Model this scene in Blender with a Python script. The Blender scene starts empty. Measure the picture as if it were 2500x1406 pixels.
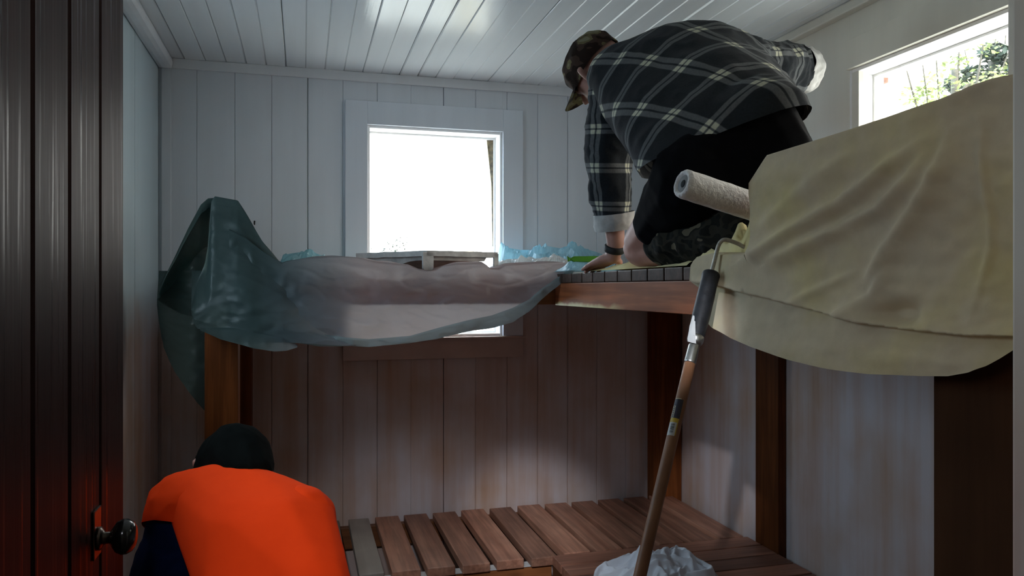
import bpy, bmesh, math, random
from mathutils import Vector, Matrix, noise
random.seed(7)
C = bpy.context.scene.collection
SC = bpy.context.scene
V = Vector

# ------------------------------------------------------------------ camera model
F = 1855.0
H = 1.5
TH = math.atan(510 / F)
SN, CS = math.sin(TH), math.cos(TH)
CAM = V((0, 0, H))
def ray(px, py):
    u = (px - 1250) / F; v = (703 - py) / F
    return V((SN + CS * u, CS - SN * u, v))
def PT(px, py, t): return CAM + ray(px, py) * t
def PX(px, py, X): r = ray(px, py); return CAM + r * (X / r.x)
def PY(px, py, Y): r = ray(px, py); return CAM + r * (Y / r.y)
def PZ(px, py, Z): r = ray(px, py); return CAM + r * ((Z - H) / r.z)
def lerp(tab, x):
    if x <= tab[0][0]: return tab[0][1]
    for (a, b), (c, d) in zip(tab, tab[1:]):
        if x <= c: return b + (d - b) * (x - a) / max(1e-9, c - a)
    return tab[-1][1]

# ------------------------------------------------------------------ object helpers
def tag(o, label=None, cat=None, group=None, kind=None):
    if label: o['label'] = label
    if cat: o['category'] = cat
    if group: o['group'] = group
    if kind: o['kind'] = kind
    return o
def empty(name, loc, label=None, cat=None, group=None, kind=None):
    o = bpy.data.objects.new(name, None); C.objects.link(o)
    o.location = loc; o.empty_display_size = .05
    return tag(o, label, cat, group, kind)
def setparent(o, p):
    def world(q):
        b = Matrix.Translation(q.location)
        return world(q.parent) @ q.matrix_parent_inverse @ b if q.parent else b
    o.parent = p
    o.matrix_parent_inverse = world(p).inverted()
def obj(name, bm, mat, parent=None, smooth=False):
    me = bpy.data.meshes.new(name)
    if isinstance(bm, bpy.types.Mesh): me = bm; me.name = name
    else:
        bm.normal_update(); bm.to_mesh(me); bm.free()
    o = bpy.data.objects.new(name, me); C.objects.link(o)
    me.materials.clear(); me.materials.append(mat)
    if smooth:
        for p in me.polygons: p.use_smooth = True
    if parent: setparent(o, parent)
    return o
def NB(): return bmesh.new()
def box(bm, x0, x1, y0, y1, z0, z1, bev=0.0):
    vs = [bm.verts.new(p) for p in ((x0,y0,z0),(x1,y0,z0),(x1,y1,z0),(x0,y1,z0),(x0,y0,z1),(x1,y0,z1),(x1,y1,z1),(x0,y1,z1))]
    fs = [bm.faces.new([vs[i] for i in f]) for f in ((0,3,2,1),(4,5,6,7),(0,1,5,4),(1,2,6,5),(2,3,7,6),(3,0,4,7))]
    if bev:
        es = list({e for f in fs for e in f.edges})
        bmesh.ops.bevel(bm, geom=es, offset=bev, segments=2, affect='EDGES', profile=.6)
    return bm
def bx(*a, bev=0.0): return box(NB(), *a, bev=bev)
def prism(bm, pts, ext):
    a = [bm.verts.new(p) for p in pts]; b = [bm.verts.new(V(p) + V(ext)) for p in pts]
    n = len(a)
    bm.faces.new(a[::-1]); bm.faces.new(b)
    for i in range(n): bm.faces.new((a[i], a[(i+1)%n], b[(i+1)%n], b[i]))
    bmesh.ops.recalc_face_normals(bm, faces=bm.faces[:])
    return bm
def tube(bm, pts, rad, seg=14, cap=True):
    pts = [V(p) for p in pts]; n = len(pts)
    rad = rad if isinstance(rad, (list, tuple)) else [rad] * n
    rings = []; prev = None
    for i, p in enumerate(pts):
        d = (pts[min(i+1, n-1)] - pts[max(i-1, 0)]).normalized()
        if prev is None:
            a = d.orthogonal().normalized()
        else:
            a = (prev - d * prev.dot(d)).normalized()
        prev = a; b = d.cross(a)
        rings.append([bm.verts.new(p + (a*math.cos(2*math.pi*k/seg) + b*math.sin(2*math.pi*k/seg)) * rad[i]) for k in range(seg)])
    for r, s in zip(rings, rings[1:]):
        for k in range(seg): bm.faces.new((r[k], r[(k+1)%seg], s[(k+1)%seg], s[k]))
    if cap:
        bm.faces.new(rings[0][::-1]); bm.faces.new(rings[-1])
    return bm
def curve_pts(pts, n=6):
    pts = [V(p) for p in pts]; out = []
    for i in range(len(pts)-1):
        p0 = pts[max(i-1,0)]; p1 = pts[i]; p2 = pts[i+1]; p3 = pts[min(i+2,len(pts)-1)]
        for k in range(n):
            t = k/n
            out.append(.5*((2*p1)+(p2-p0)*t+(2*p0-5*p1+4*p2-p3)*t*t+(3*p1-p0-3*p2+p3)*t**3))
    out.append(pts[-1]); return out
def hull(bm, balls, sub=2):
    b = NB()
    for p, r in balls:
        bmesh.ops.create_icosphere(b, subdivisions=sub, radius=r, matrix=Matrix.Translation(p))
    bmesh.ops.delete(b, geom=b.faces[:], context='FACES_ONLY')
    bmesh.ops.delete(b, geom=b.edges[:], context='EDGES_FACES') if b.edges else None
    bmesh.ops.convex_hull(b, input=b.verts[:])
    bmesh.ops.delete(b, geom=[v for v in b.verts if not v.link_faces], context='VERTS')
    m = bpy.data.meshes.new('t'); b.to_mesh(m); b.free()
    bm.from_mesh(m); bpy.data.meshes.remove(m)
def blob(prims, voxel=.008, smooth=6, cuts=(), wr=None):
    """one continuous surface grown from hulls of balls; cuts = planes (co, no) keeping the side of no"""
    bm = NB()
    for p in prims: hull(bm, [(V(a), r) for a, r in p])
    me = bpy.data.meshes.new('b'); bm.to_mesh(me); bm.free()
    o = bpy.data.objects.new('b', me); C.objects.link(o)
    m = o.modifiers.new('r', 'REMESH'); m.mode = 'VOXEL'; m.voxel_size = voxel
    if smooth:
        s = o.modifiers.new('s', 'SMOOTH'); s.factor = .5; s.iterations = smooth
    dg = bpy.context.evaluated_depsgraph_get(); dg.update()
    out = bpy.data.meshes.new_from_object(o.evaluated_get(dg))
    bpy.data.objects.remove(o); bpy.data.meshes.remove(me)
    b = NB(); b.from_mesh(out); bpy.data.meshes.remove(out)
    if wr:
        b.normal_update()
        for v in b.verts: v.co += v.normal * wr(v.co)
    for co, no in cuts:
        bmesh.ops.bisect_plane(b, geom=b.verts[:]+b.edges[:]+b.faces[:], plane_co=co, plane_no=no, clear_inner=True)
    return b

# ------------------------------------------------------------------ materials
def mat(name):
    m = bpy.data.materials.new(name); m.use_nodes = True
    nt = m.node_tree; bs = nt.nodes['Principled BSDF']
    return m, nt, bs
def N(nt, typ, **kw):
    n = nt.nodes.new(typ)
    for k, v in kw.items():
        if k.startswith('i_'): n.inputs[int(k[2:])].default_value = v
        else: setattr(n, k, v)
    return n
def L(nt, a, b): nt.links.new(a, b)
def coords(nt, scale=(1,1,1), rot=(0,0,0), src='Object'):
    tc = N(nt, 'ShaderNodeTexCoord'); mp = N(nt, 'ShaderNodeMapping')
    mp.inputs['Scale'].default_value = scale; mp.inputs['Rotation'].default_value = rot
    L(nt, tc.outputs[src], mp.inputs['Vector']); return mp.outputs['Vector']
def noise_n(nt, vec, scale, detail=4, rough=.55):
    n = N(nt, 'ShaderNodeTexNoise'); n.inputs['Scale'].default_value = scale
    n.inputs['Detail'].default_value = detail; n.inputs['Roughness'].default_value = rough
    if vec is not None: L(nt, vec, n.inputs['Vector'])
    return n.outputs['Fac']
def ramp(nt, fac, stops):
    r = N(nt, 'ShaderNodeValToRGB'); e = r.color_ramp.elements
    e[0].position, e[0].color = stops[0][0], (*stops[0][1], 1)
    e[1].position, e[1].color = stops[-1][0], (*stops[-1][1], 1)
    for p, c in stops[1:-1]:
        x = e.new(p); x.color = (*c, 1)
    L(nt, fac, r.inputs['Fac']); return r.outputs['Color']
def g3(x): return (x, x, x)
def mix(nt, f, a, b, mode='MIX'):
    m = N(nt, 'ShaderNodeMix', data_type='RGBA', blend_type=mode)
    for s, v in ((0, f), (6, a), (7, b)):
        if isinstance(v, bpy.types.NodeSocket): L(nt, v, m.inputs[s])
        else: m.inputs[s].default_value = v if s == 0 else (*v, 1)
    return m.outputs[2]
def bump(nt, bs, h, strength=.3, dist=.01):
    b = N(nt, 'ShaderNodeBump'); b.inputs['Strength'].default_value = strength; b.inputs['Distance'].default_value = dist
    L(nt, h, b.inputs['Height']); L(nt, b.outputs['Normal'], bs.inputs['Normal'])
def math_n(nt, op, a, b=None, c=None, clamp=False):
    m = N(nt, 'ShaderNodeMath', operation=op, use_clamp=clamp)
    for i, v in enumerate((a, b, c)):
        if v is None: continue
        if isinstance(v, bpy.types.NodeSocket): L(nt, v, m.inputs[i])
        else: m.inputs[i].default_value = v
    return m.outputs[0]
def plain(name, col, rough=.6, metal=0, nscale=30, var=.25, bmp=0.0, spec=None):
    m, nt, bs = mat(name)
    v = coords(nt); n = noise_n(nt, v, nscale)
    lo = tuple(c*(1-var) for c in col); hi = tuple(min(1, c*(1+var)) for c in col)
    L(nt, ramp(nt, n, [(.3, lo), (.7, hi)]), bs.inputs['Base Color'])
    bs.inputs['Roughness'].default_value = rough; bs.inputs['Metallic'].default_value = metal
    if spec is not None: bs.inputs['Specular IOR Level'].default_value = spec
    if bmp: bump(nt, bs, n, bmp, .004)
    return m
def painted(name, top, rough=.5, lower=True, along='z'):
    """brushed white paint; below the upper bunk only a thin coat with the wood showing through"""
    m, nt, bs = mat(name)
    st = {'z': (9, 9, .5), 'y': (9, .5, 9)}[along]
    v = coords(nt, st); n1 = noise_n(nt, v, 1.6, 5)
    n2 = noise_n(nt, coords(nt, (1.3, 1.3, 1.0)), 2.2, 4)
    n3 = noise_n(nt, coords(nt, (60, 60, 1.5) if along == 'z' else (60, 1.5, 60)), 1.0, 3)
    up = ramp(nt, n1, [(.3, tuple(c*.93 for c in top)), (.7, top)])
    col = up
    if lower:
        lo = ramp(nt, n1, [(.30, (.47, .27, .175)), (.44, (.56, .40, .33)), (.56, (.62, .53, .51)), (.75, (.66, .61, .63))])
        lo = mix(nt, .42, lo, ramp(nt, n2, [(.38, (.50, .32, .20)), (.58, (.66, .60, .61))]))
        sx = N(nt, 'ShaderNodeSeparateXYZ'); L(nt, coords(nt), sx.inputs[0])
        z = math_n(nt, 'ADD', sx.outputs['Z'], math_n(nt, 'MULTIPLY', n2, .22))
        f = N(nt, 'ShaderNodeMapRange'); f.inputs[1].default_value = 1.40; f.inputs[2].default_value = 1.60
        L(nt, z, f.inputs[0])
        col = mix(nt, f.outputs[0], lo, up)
    L(nt, col, bs.inputs['Base Color'])
    bs.inputs['Roughness'].default_value = rough
    bump(nt, bs, n3, .12, .003)
    return m
def wood(name, c0, c1, axis='x', rough=.5, knots=True, scale=1.0, spec=.4, paintband=None, ior=None, streak=False):
    m, nt, bs = mat(name)
    st = {'x': (.7, 14, 14), 'y': (14, .7, 14), 'z': (14, 14, .7)}[axis]
    oi = N(nt, 'ShaderNodeObjectInfo')
    off = N(nt, 'ShaderNodeVectorMath', operation='SCALE'); off.inputs[0].default_value = (7.1, 9.3, 5.7)
    L(nt, oi.outputs['Random'], off.inputs['Scale'])
    tc = N(nt, 'ShaderNodeTexCoord'); ad = N(nt, 'ShaderNodeVectorMath', operation='ADD')
    L(nt, tc.outputs['Object'], ad.inputs[0]); L(nt, off.outputs[0], ad.inputs[1])
    mp = N(nt, 'ShaderNodeMapping'); mp.inputs['Scale'].default_value = tuple(s*scale for s in st); L(nt, ad.outputs[0], mp.inputs['Vector'])
    n1 = noise_n(nt, mp.outputs['Vector'], 1.5, 6, .6)
    col = ramp(nt, n1, [(.28, c0), (.72, c1)])
    n2 = noise_n(nt, ad.outputs[0], 6, 2)
    col = mix(nt, .35, col, ramp(nt, n2, [(.3, g3(.35)), (.7, g3(1.0))]), 'MULTIPLY')
    br = math_n(nt, 'ADD', math_n(nt, 'MULTIPLY', oi.outputs['Random'], .55), .7)
    cc = N(nt, 'ShaderNodeCombineColor')
    for i in range(3): L(nt, br, cc.inputs[i])
    col = mix(nt, 1.0, col, cc.outputs[0], 'MULTIPLY')
    if knots:
        n6 = noise_n(nt, mp.outputs['Vector'], 4.5, 3)
        col = mix(nt, .4, col, ramp(nt, n6, [(.42, g3(.35)), (.58, g3(1.0))]), 'MULTIPLY')
        mk = N(nt, 'ShaderNodeMapping'); mk.inputs['Scale'].default_value = {'x': (2.2, 5, 5), 'y': (5, 2.2, 5), 'z': (5, 5, 2.2)}[axis]
        L(nt, ad.outputs[0], mk.inputs['Vector'])
        vo = N(nt, 'ShaderNodeTexVoronoi'); vo.inputs['Scale'].default_value = 1.0; L(nt, mk.outputs['Vector'], vo.inputs['Vector'])
        k = N(nt, 'ShaderNodeMapRange'); k.inputs[1].default_value = .05; k.inputs[2].default_value = .13; L(nt, vo.outputs['Distance'], k.inputs[0])
        col = mix(nt, k.outputs[0], tuple(c*.22 for c in c0), col)
    if paintband:
        sx = N(nt, 'ShaderNodeSeparateXYZ'); L(nt, tc.outputs['Object'], sx.inputs[0])
        zz = math_n(nt, 'ADD', sx.outputs['Z'], math_n(nt, 'MULTIPLY', noise_n(nt, ad.outputs[0], 9, 4), .035))
        a = N(nt, 'ShaderNodeMapRange'); a.inputs[1].default_value = 1.468; a.inputs[2].default_value = 1.456; L(nt, zz, a.inputs[0])
        b = N(nt, 'ShaderNodeMapRange'); b.inputs[1].default_value = 2.10; b.inputs[2].default_value = 2.3; L(nt, sx.outputs['Y'], b.inputs[0])
        f = math_n(nt, 'MULTIPLY', a.outputs[0], b.outputs[0])
        col = mix(nt, f, col, (.75, .62, .30))
    L(nt, col, bs.inputs['Base Color']); bs.inputs['Roughness'].default_value = rough
    bs.inputs['Specular IOR Level'].default_value = spec
    if streak:
        n5 = noise_n(nt, coords(nt, (1, 110, 1.6)), 1.0, 3)
        r5 = N(nt, 'ShaderNodeMapRange'); r5.inputs[1].default_value = .54; r5.inputs[2].default_value = .70; r5.inputs[3].default_value = .50; r5.inputs[4].default_value = .18
        L(nt, n5, r5.inputs[0]); L(nt, r5.outputs[0], bs.inputs['Roughness'])
    if ior: bs.inputs['IOR'].default_value = ior
    bump(nt, bs, n1, .25, .004)
    return m
def plaid_mat():
    m, nt, bs = mat('plaid_flannel')
    at = N(nt, 'ShaderNodeAttribute'); at.attribute_name = 'plaid'
    sx = N(nt, 'ShaderNodeSeparateXYZ'); L(nt, at.outputs['Vector'], sx.inputs[0])
    ms = []; cs = []
    for o in ('X', 'Y'):
        p = math_n(nt, 'FRACT', math_n(nt, 'DIVIDE', sx.outputs[o], .118))
        d = math_n(nt, 'ABSOLUTE', math_n(nt, 'SUBTRACT', p, .5))
        f = N(nt, 'ShaderNodeMapRange'); f.inputs[1].default_value = .135; f.inputs[2].default_value = .115; L(nt, d, f.inputs[0])
        c = N(nt, 'ShaderNodeMapRange'); c.inputs[1].default_value = .012; c.inputs[2].default_value = .028; L(nt, d, c.inputs[0])
        ms.append(math_n(nt, 'MULTIPLY', f.outputs[0], c.outputs[0])); cs.append(c.outputs[0])
    ab = math_n(nt, 'MULTIPLY', ms[0], ms[1]); mx = math_n(nt, 'MAXIMUM', ms[0], ms[1])
    col = mix(nt, mx, (.019, .022, .026), (.115, .120, .122))
    col = mix(nt, ab, col, (.56, .55, .42))
    n = noise_n(nt, coords(nt), 160, 3)
    col = mix(nt, .5, col, ramp(nt, n, [(.3, g3(.55)), (.7, g3(1.0))]), 'MULTIPLY')
    L(nt, col, bs.inputs['Base Color']); bs.inputs['Roughness'].default_value = .95
    bs.inputs['Specular IOR Level'].default_value = .1
    bs.inputs['Sheen Weight'].default_value = .08
    bump(nt, bs, n, .3, .002)
    return m
def camo_mat(name, cols, scale=16):
    m, nt, bs = mat(name)
    n = noise_n(nt, coords(nt, (1, 1, 1.6)), scale, 2, .4)
    r = N(nt, 'ShaderNodeValToRGB'); r.color_ramp.interpolation = 'CONSTANT'; e = r.color_ramp.elements
    e[0].position = 0; e[0].color = (*cols[0], 1); e[1].position = .62; e[1].color = (*cols[-1], 1)
    for k, c in enumerate(cols[1:-1]):
        x = e.new(.45 + .085*k); x.color = (*c, 1)
    L(nt, n, r.inputs['Fac']); L(nt, r.outputs['Color'], bs.inputs['Base Color']); bs.inputs['Roughness'].default_value = .9
    bs.inputs['Specular IOR Level'].default_value = .15
    bump(nt, bs, noise_n(nt, coords(nt), 25, 3), .4, .01)
    return m
def sheet_mat(name, teal, grey, x0, x1, transp, trl=.5, gloss=.06, through=None):
    """milky polythene: part clear, part scattering, a soft sheen"""
    m, nt, bs = mat(name); nt.nodes.remove(bs); out = nt.nodes['Material Output']
    vec = coords(nt); sx = N(nt, 'ShaderNodeSeparateXYZ'); L(nt, vec, sx.inputs[0])
    f = N(nt, 'ShaderNodeMapRange'); f.inputs[1].default_value = x0; f.inputs[2].default_value = x1
    L(nt, math_n(nt, 'ADD', sx.outputs['X'], math_n(nt, 'MULTIPLY', noise_n(nt, vec, 2), .10)), f.inputs[0])
    col = mix(nt, f.outputs[0], teal, grey)
    n = noise_n(nt, coords(nt, (1, 1, 2.5)), 7, 4)
    col = mix(nt, .5, col, ramp(nt, n, [(.3, g3(.85)), (.7, g3(1))]), 'MULTIPLY')
    d = N(nt, 'ShaderNodeBsdfDiffuse'); t = N(nt, 'ShaderNodeBsdfTranslucent'); tr = N(nt, 'ShaderNodeBsdfTransparent'); g = N(nt, 'ShaderNodeBsdfGlossy')
    L(nt, col, d.inputs['Color']); L(nt, mix(nt, f.outputs[0], teal, through) if through else col, t.inputs['Color'])
    tr.inputs['Color'].default_value = (.93, .96, .96, 1)
    g.inputs['Roughness'].default_value = .38
    b = N(nt, 'ShaderNodeBump'); b.inputs['Strength'].default_value = .25; b.inputs['Distance'].default_value = .012
    L(nt, noise_n(nt, coords(nt, (1, 1, 2)), 14, 5), b.inputs['Height'])
    for s in (d, t, g): L(nt, b.outputs['Normal'], s.inputs['Normal'])
    m1 = N(nt, 'ShaderNodeMixShader'); m1.inputs[0].default_value = trl; L(nt, d.outputs[0], m1.inputs[1]); L(nt, t.outputs[0], m1.inputs[2])
    m2 = N(nt, 'ShaderNodeMixShader'); m2.inputs[0].default_value = transp; L(nt, m1.outputs[0], m2.inputs[1]); L(nt, tr.outputs[0], m2.inputs[2])
    m3 = N(nt, 'ShaderNodeMixShader'); m3.inputs[0].default_value = gloss; L(nt, m2.outputs[0], m3.inputs[1]); L(nt, g.outputs[0], m3.inputs[2])
    L(nt, m3.outputs[0], out.inputs['Surface'])
    return m
def glass_mat():
    m, nt, bs = mat('window_glass'); nt.nodes.remove(bs); out = nt.nodes['Material Output']
    tr = N(nt, 'ShaderNodeBsdfTransparent'); g = N(nt, 'ShaderNodeBsdfGlossy'); g.inputs['Roughness'].default_value = .03
    ms = N(nt, 'ShaderNodeMixShader'); ms.inputs[0].default_value = .06
    L(nt, tr.outputs[0], ms.inputs[1]); L(nt, g.outputs[0], ms.inputs[2]); L(nt, ms.outputs[0], out.inputs['Surface'])
    return m
def leaf_mat(name, col):
    m, nt, bs = mat(name)
    n = noise_n(nt, coords(nt), 9, 3)
    L(nt, ramp(nt, n, [(.35, tuple(c*.35 for c in col)), (.65, col)]), bs.inputs['Base Color'])
    bs.inputs['Roughness'].default_value = .6
    return m

M = {}
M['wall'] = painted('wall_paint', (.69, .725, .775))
M['wallL'] = painted('wall_paint_cool_cast', (.60, .71, .76))  # cool backlight cast mixed into the left wall's colour
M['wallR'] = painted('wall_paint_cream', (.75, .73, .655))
M['ceil'] = painted('ceiling_gloss_paint', (.75, .79, .82), rough=.20, lower=False, along='y')
M['trim'] = painted('trim_paint', (.74, .76, .79), rough=.4, lower=False)
M['casing'] = painted('casing_paint', (.70, .75, .82), rough=.4, lower=False)
M['sill'] = plain('sill_thin_paint', (.56, .43, .38), .5, var=.12, nscale=6)
M['reveal'] = plain('reveal_white_paint', (.9, .9, .9), .5, var=.03)
M['floor'] = wood('floor_boards', (.10, .055, .03), (.2, .12, .07), 'y')
M['door'] = wood('door_dark_varnish', (.020, .007, .006), (.038, .014, .012), 'z', rough=.42, knots=False, spec=.5, ior=1.15, streak=True)
M['post'] = wood('post_orange_wood', (.15, .042, .011), (.26, .078, .02), 'z', spec=.12)
M['railx'] = wood('rail_orange_wood', (.26, .085, .025), (.42, .155, .05), 'x')
M['raily'] = wood('rail_orange_wood_long', (.24, .068, .022), (.38, .115, .042), 'y', paintband=True)
M['raildark'] = wood('rail_dark_wood', (.10, .035, .015), (.17, .06, .025), 'y')
M['slaty'] = wood('slat_wood_deep', (.36, .145, .085), (.60, .30, .19), 'y')
M['slatx'] = wood('slat_wood_wide', (.30, .120, .072), (.50, .23, .145), 'x')
M['slatdark'] = wood('slat_wood_weathered', (.075, .045, .034), (.14, .085, .066), 'x', spec=.15)
M['slatpale'] = wood('slat_wood_pale', (.30, .25, .20), (.42, .36, .30), 'y', knots=False)
M['endboard'] = wood('end_board_brown', (.050, .020, .008), (.085, .036, .015), 'z', knots=False, rough=.8, spec=.1)  # brown board, its shade under the berth put into the dark tone
M['board'] = wood('guard_board', (.25, .11, .05), (.40, .19, .09), 'y')
M['metal'] = plain('dull_steel', (.55, .55, .52), .35, 1.0, var=.2)
M['knob'] = plain('black_knob', (.006, .006, .006), .16, 0, var=.1, spec=.6)
M['oldmetal'] = plain('dark_aged_metal', (.10, .075, .06), .28, 1.0, var=.4)
M['wire'] = plain('paint_spattered_wire', (.50, .47, .40), .5, .3, var=.25, nscale=80)
M['grip'] = plain('black_rubber_grip', (.012, .013, .016), .55, var=.5, nscale=60, bmp=.3)
M['paintblob'] = plain('dried_white_paint', (.62, .62, .60), .5, var=.1)
M['nap'] = plain('roller_nap', (.86, .82, .79), .95, var=.08, nscale=120, bmp=.9)
M['core'] = plain('roller_core', (.30, .29, .28), .7)
M['pole'] = wood('pole_wood', (.20, .085, .04), (.33, .155, .075), 'z', knots=False)
M['stickdark'] = plain('sticker_dark', (.02, .015, .03), .4)
M['stickyellow'] = plain('sticker_yellow', (.55, .36, .02), .4, var=.1)
M['stickwhite'] = plain('sticker_white', (.55, .53, .50), .4, var=.1)
M['ink'] = plain('black_ink', (.01, .01, .01), .5)
M['goldink'] = plain('gold_ink', (.6, .5, .3), .4)
M['rag'] = plain('white_cotton', (.86, .86, .90), .9, var=.06, nscale=12, bmp=.15)
M['orange'] = plain('orange_tee', (1.0, .060, .006), .9, var=.05, nscale=18, bmp=.12, spec=.1)
M['navy'] = plain('navy_knit', (.004, .012, .055), .9, var=.2, spec=.1)
M['beanie'] = plain('black_beanie', (.0035, .0045, .004), .95, var=.3, spec=.05)
M['skin'] = plain('skin', (.42, .215, .165), .55, var=.12, nscale=14, bmp=.1)
M['shorts'] = plain('black_cotton', (.004, .004, .005), .95, var=.3, spec=.05)
M['cuff'] = plain('pale_flannel_inside', (.47, .46, .44), .95, var=.25, nscale=22, bmp=.4, spec=.1)
M['band'] = plain('black_band', (.008, .008, .008), .7)
M['plaid'] = plaid_mat()
M['camo'] = camo_mat('camo_leg', [(.008, .008, .006), (.026, .023, .016), (.013, .012, .009), (.12, .10, .065)], 15)
M['camocap'] = camo_mat('camo_cap', [(.020, .011, .008), (.05, .03, .022), (.14, .12, .06), (.20, .18, .12)], 14)
M['green'] = plain('green_plastic', (.055, .20, .012), .35, var=.08)
M['tray'] = plain('painted_tray', (.50, .47, .44), .55, var=.25, nscale=25, bmp=.3)
M['teal'] = sheet_mat('grey_green_polythene', (.125, .195, .19), (.30, .33, .41), -.12, .25, .0, .74, .02, (1.0, .93, .90))
M['hem'] = sheet_mat('grey_green_polythene_hem', (.15, .22, .215), (.36, .42, .43), -.12, .25, .0, .55, .02, (.50, .56, .55))
M['blue'] = sheet_mat('blue_polythene', (.25, .62, .72), (.42, .78, .92), -.1, .6, .30, .5, .10)
M['clear'] = sheet_mat('clear_polythene', (.75, .76, .74), (.80, .80, .77), -.1, .6, .45, .4, .16)
M['glass'] = glass_mat()
def cloth_mat(name, c0, c1, c2):
    m, nt, bs = mat(name)
    n = noise_n(nt, coords(nt, (1, 1, 1)), 4.5, 4)
    col = ramp(nt, n, [(.3, c0), (.5, c1), (.72, c2)])
    n2 = noise_n(nt, coords(nt), 40, 4)
    col = mix(nt, .35, col, ramp(nt, n2, [(.3, g3(.75)), (.7, g3(1))]), 'MULTIPLY')
    L(nt, col, bs.inputs['Base Color']); bs.inputs['Roughness'].default_value = .95
    bs.inputs['Specular IOR Level'].default_value = .1
    bump(nt, bs, n2, .25, .003)
    return m
M['cloth'] = cloth_mat('cream_canvas', (.66, .545, .29), (.64, .53, .36), (.58, .49, .36))
M['clothlight'] = cloth_mat('yellow_canvas', (.80, .66, .30), (.80, .68, .36), (.70, .60, .36))

# ------------------------------------------------------------------ the room
X0, X1, YB, YF, ZC = -.59, 1.82, 3.5, .62, 2.475
def rects(u0, u1, v0, v1, holes):
    """split a rectangle around rectangular holes"""
    us = sorted({u0, u1, *[x for h in holes for x in h[:2] if u0 < x < u1]})
    out = []
    for a, b in zip(us, us[1:]):
        m = (a+b)/2; cuts = sorted((h[2], h[3]) for h in holes if h[0] < m < h[1]); z = v0
        for c, d in cuts:
            if c > z: out.append((a, b, z, min(c, v1)))
            z = max(z, d)
        if z < v1: out.append((a, b, z, v1))
    return out
def plank_wall(name, m, O, U, W, Nn, u0, u1, v0, v1, seams, holes=(), thick=.13, ch=(.0012, .004)):
    """boards with V joints on a solid backing; O + u*U + v*W, front face at n = 0, body behind it"""
    O, U, W, Nn = V(O), V(U), V(W), V(Nn)
    bm = NB()
    P = lambda u, v, n: O + U*u + W*v + Nn*n
    for a, b, c, d in rects(u0, u1, v0, v1, holes):
        vs = [bm.verts.new(P(u, v, n)) for n in (-thick, -.018) for u, v in ((a,c),(b,c),(b,d),(a,d))]
        for f in ((0,3,2,1),(4,5,6,7),(0,1,5,4),(1,2,6,5),(2,3,7,6),(3,0,4,7)): bm.faces.new([vs[i] for i in f])
    ss = [u0] + [s for s in seams if u0+.01 < s < u1-.01] + [u1]
    rnd = random.Random(name)
    jit = [(rnd.uniform(*ch), rnd.choice((.0002, .0004, .0013))) for _ in ss]
    for i in range(len(ss)-1):
        dz = rnd.uniform(-.0012, .0012)
        for a, b, c, d in rects(ss[i], ss[i+1], v0, v1, holes):
            cl, gl = jit[i] if abs(a-ss[i]) < 1e-6 else (.0005, 0)
            cr, gr = jit[i+1] if abs(b-ss[i+1]) < 1e-6 else (.0005, 0)
            prof = [(a+gl, -.018), (a+gl, -cl+dz), (a+gl+cl*.8, dz), (b-gr-cr*.8, dz), (b-gr, -cr+dz), (b-gr, -.018)]
            A = [bm.verts.new(P(u, c, n)) for u, n in prof]; B = [bm.verts.new(P(u, d, n)) for u, n in prof]
            for k in range(5): bm.faces.new((A[k], A[k+1], B[k+1], B[k]))
            bm.faces.new(A[::-1]); bm.faces.new(B)
    bmesh.ops.recalc_face_normals(bm, faces=bm.faces[:])
    return tag(obj(name, bm, m), kind='structure')

W1 = (.28, .914, 1.273, 2.24)                   # back window (x0,x1,z0,z1)
W2 = (1.12, 2.22, 1.62, 2.25)                   # window in the wall at +x (y0,y1,z0,z1)
W3 = (1.90, 2.48, 1.45, 2.12)                   # window in the wall at -x, behind the open door
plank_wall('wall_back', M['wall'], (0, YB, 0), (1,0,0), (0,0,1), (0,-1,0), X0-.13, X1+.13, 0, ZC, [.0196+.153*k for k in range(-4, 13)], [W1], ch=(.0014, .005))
plank_wall('wall_right', M['wallR'], (X1, 0, 0), (0,1,0), (0,0,1), (-1,0,0), YF-.12, YB, 0, ZC, [2.468-.146*k for k in range(-7, 13)], [W2])
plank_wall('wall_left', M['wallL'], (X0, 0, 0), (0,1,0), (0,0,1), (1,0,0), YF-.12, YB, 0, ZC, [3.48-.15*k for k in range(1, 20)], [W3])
plank_wall('ceiling', M['ceil'], (0, 0, ZC), (1,0,0), (0,1,0), (0,0,-1), X0-.13, X1+.13, YF-.12, YB+.13, [-.59+.083*k+.02 for k in range(0, 30)], ch=(.0025, .0055))
DX0, DX1, DZ = -.33, .706, 2.12
plank_wall('wall_front', M['wallR'], (0, YF, 0), (1,0,0), (0,0,1), (0,1,0), X0, X1, 0, ZC, [X0+.15*k for k in range(1, 16)], [(DX0-.08, DX1+.03, -1, DZ+.03)], thick=.12)
plank_wall('floor', M['floor'], (0, 0, 0), (1,0,0), (0,1,0), (0,0,1), -1.4, X1+.13, -1.6, YB+.13, [-1.4+.12*k for k in range(1, 28)], thick=.1)
bm = NB()
box(bm, -1.4, -1.3, -1.6, YF-.12, 0, ZC); box(bm, 1.85, 1.95, -1.6, YF-.12, 0, ZC); box(bm, -1.4, 1.95, -1.7, -1.6, 0, ZC); box(bm, -1.4, 1.95, -1.7, YF-.12, ZC, ZC+.1)
box(bm, -1.4, X0-.0, YF-.12, YF, 0, ZC)
tag(obj('wall_hall', bm, M['wallR']), kind='structure')
def struct(name, bm, m, parent=None):
    o = obj(name, bm, m, parent)
    if not parent: o['kind'] = 'structure'
    return o
struct('trim_1', bx(X0, X1, YB-.014, YB, ZC-.042, ZC, bev=.003), M['trim'])
struct('trim_2', bx(X1-.035, X1, YF, YB-.014, ZC-.035, ZC, bev=.006), M['wallR'])
struct('trim_3', bx(X0, X0+.06, YF, YB-.014, ZC-.05, ZC, bev=.02), M['trim'])
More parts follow.
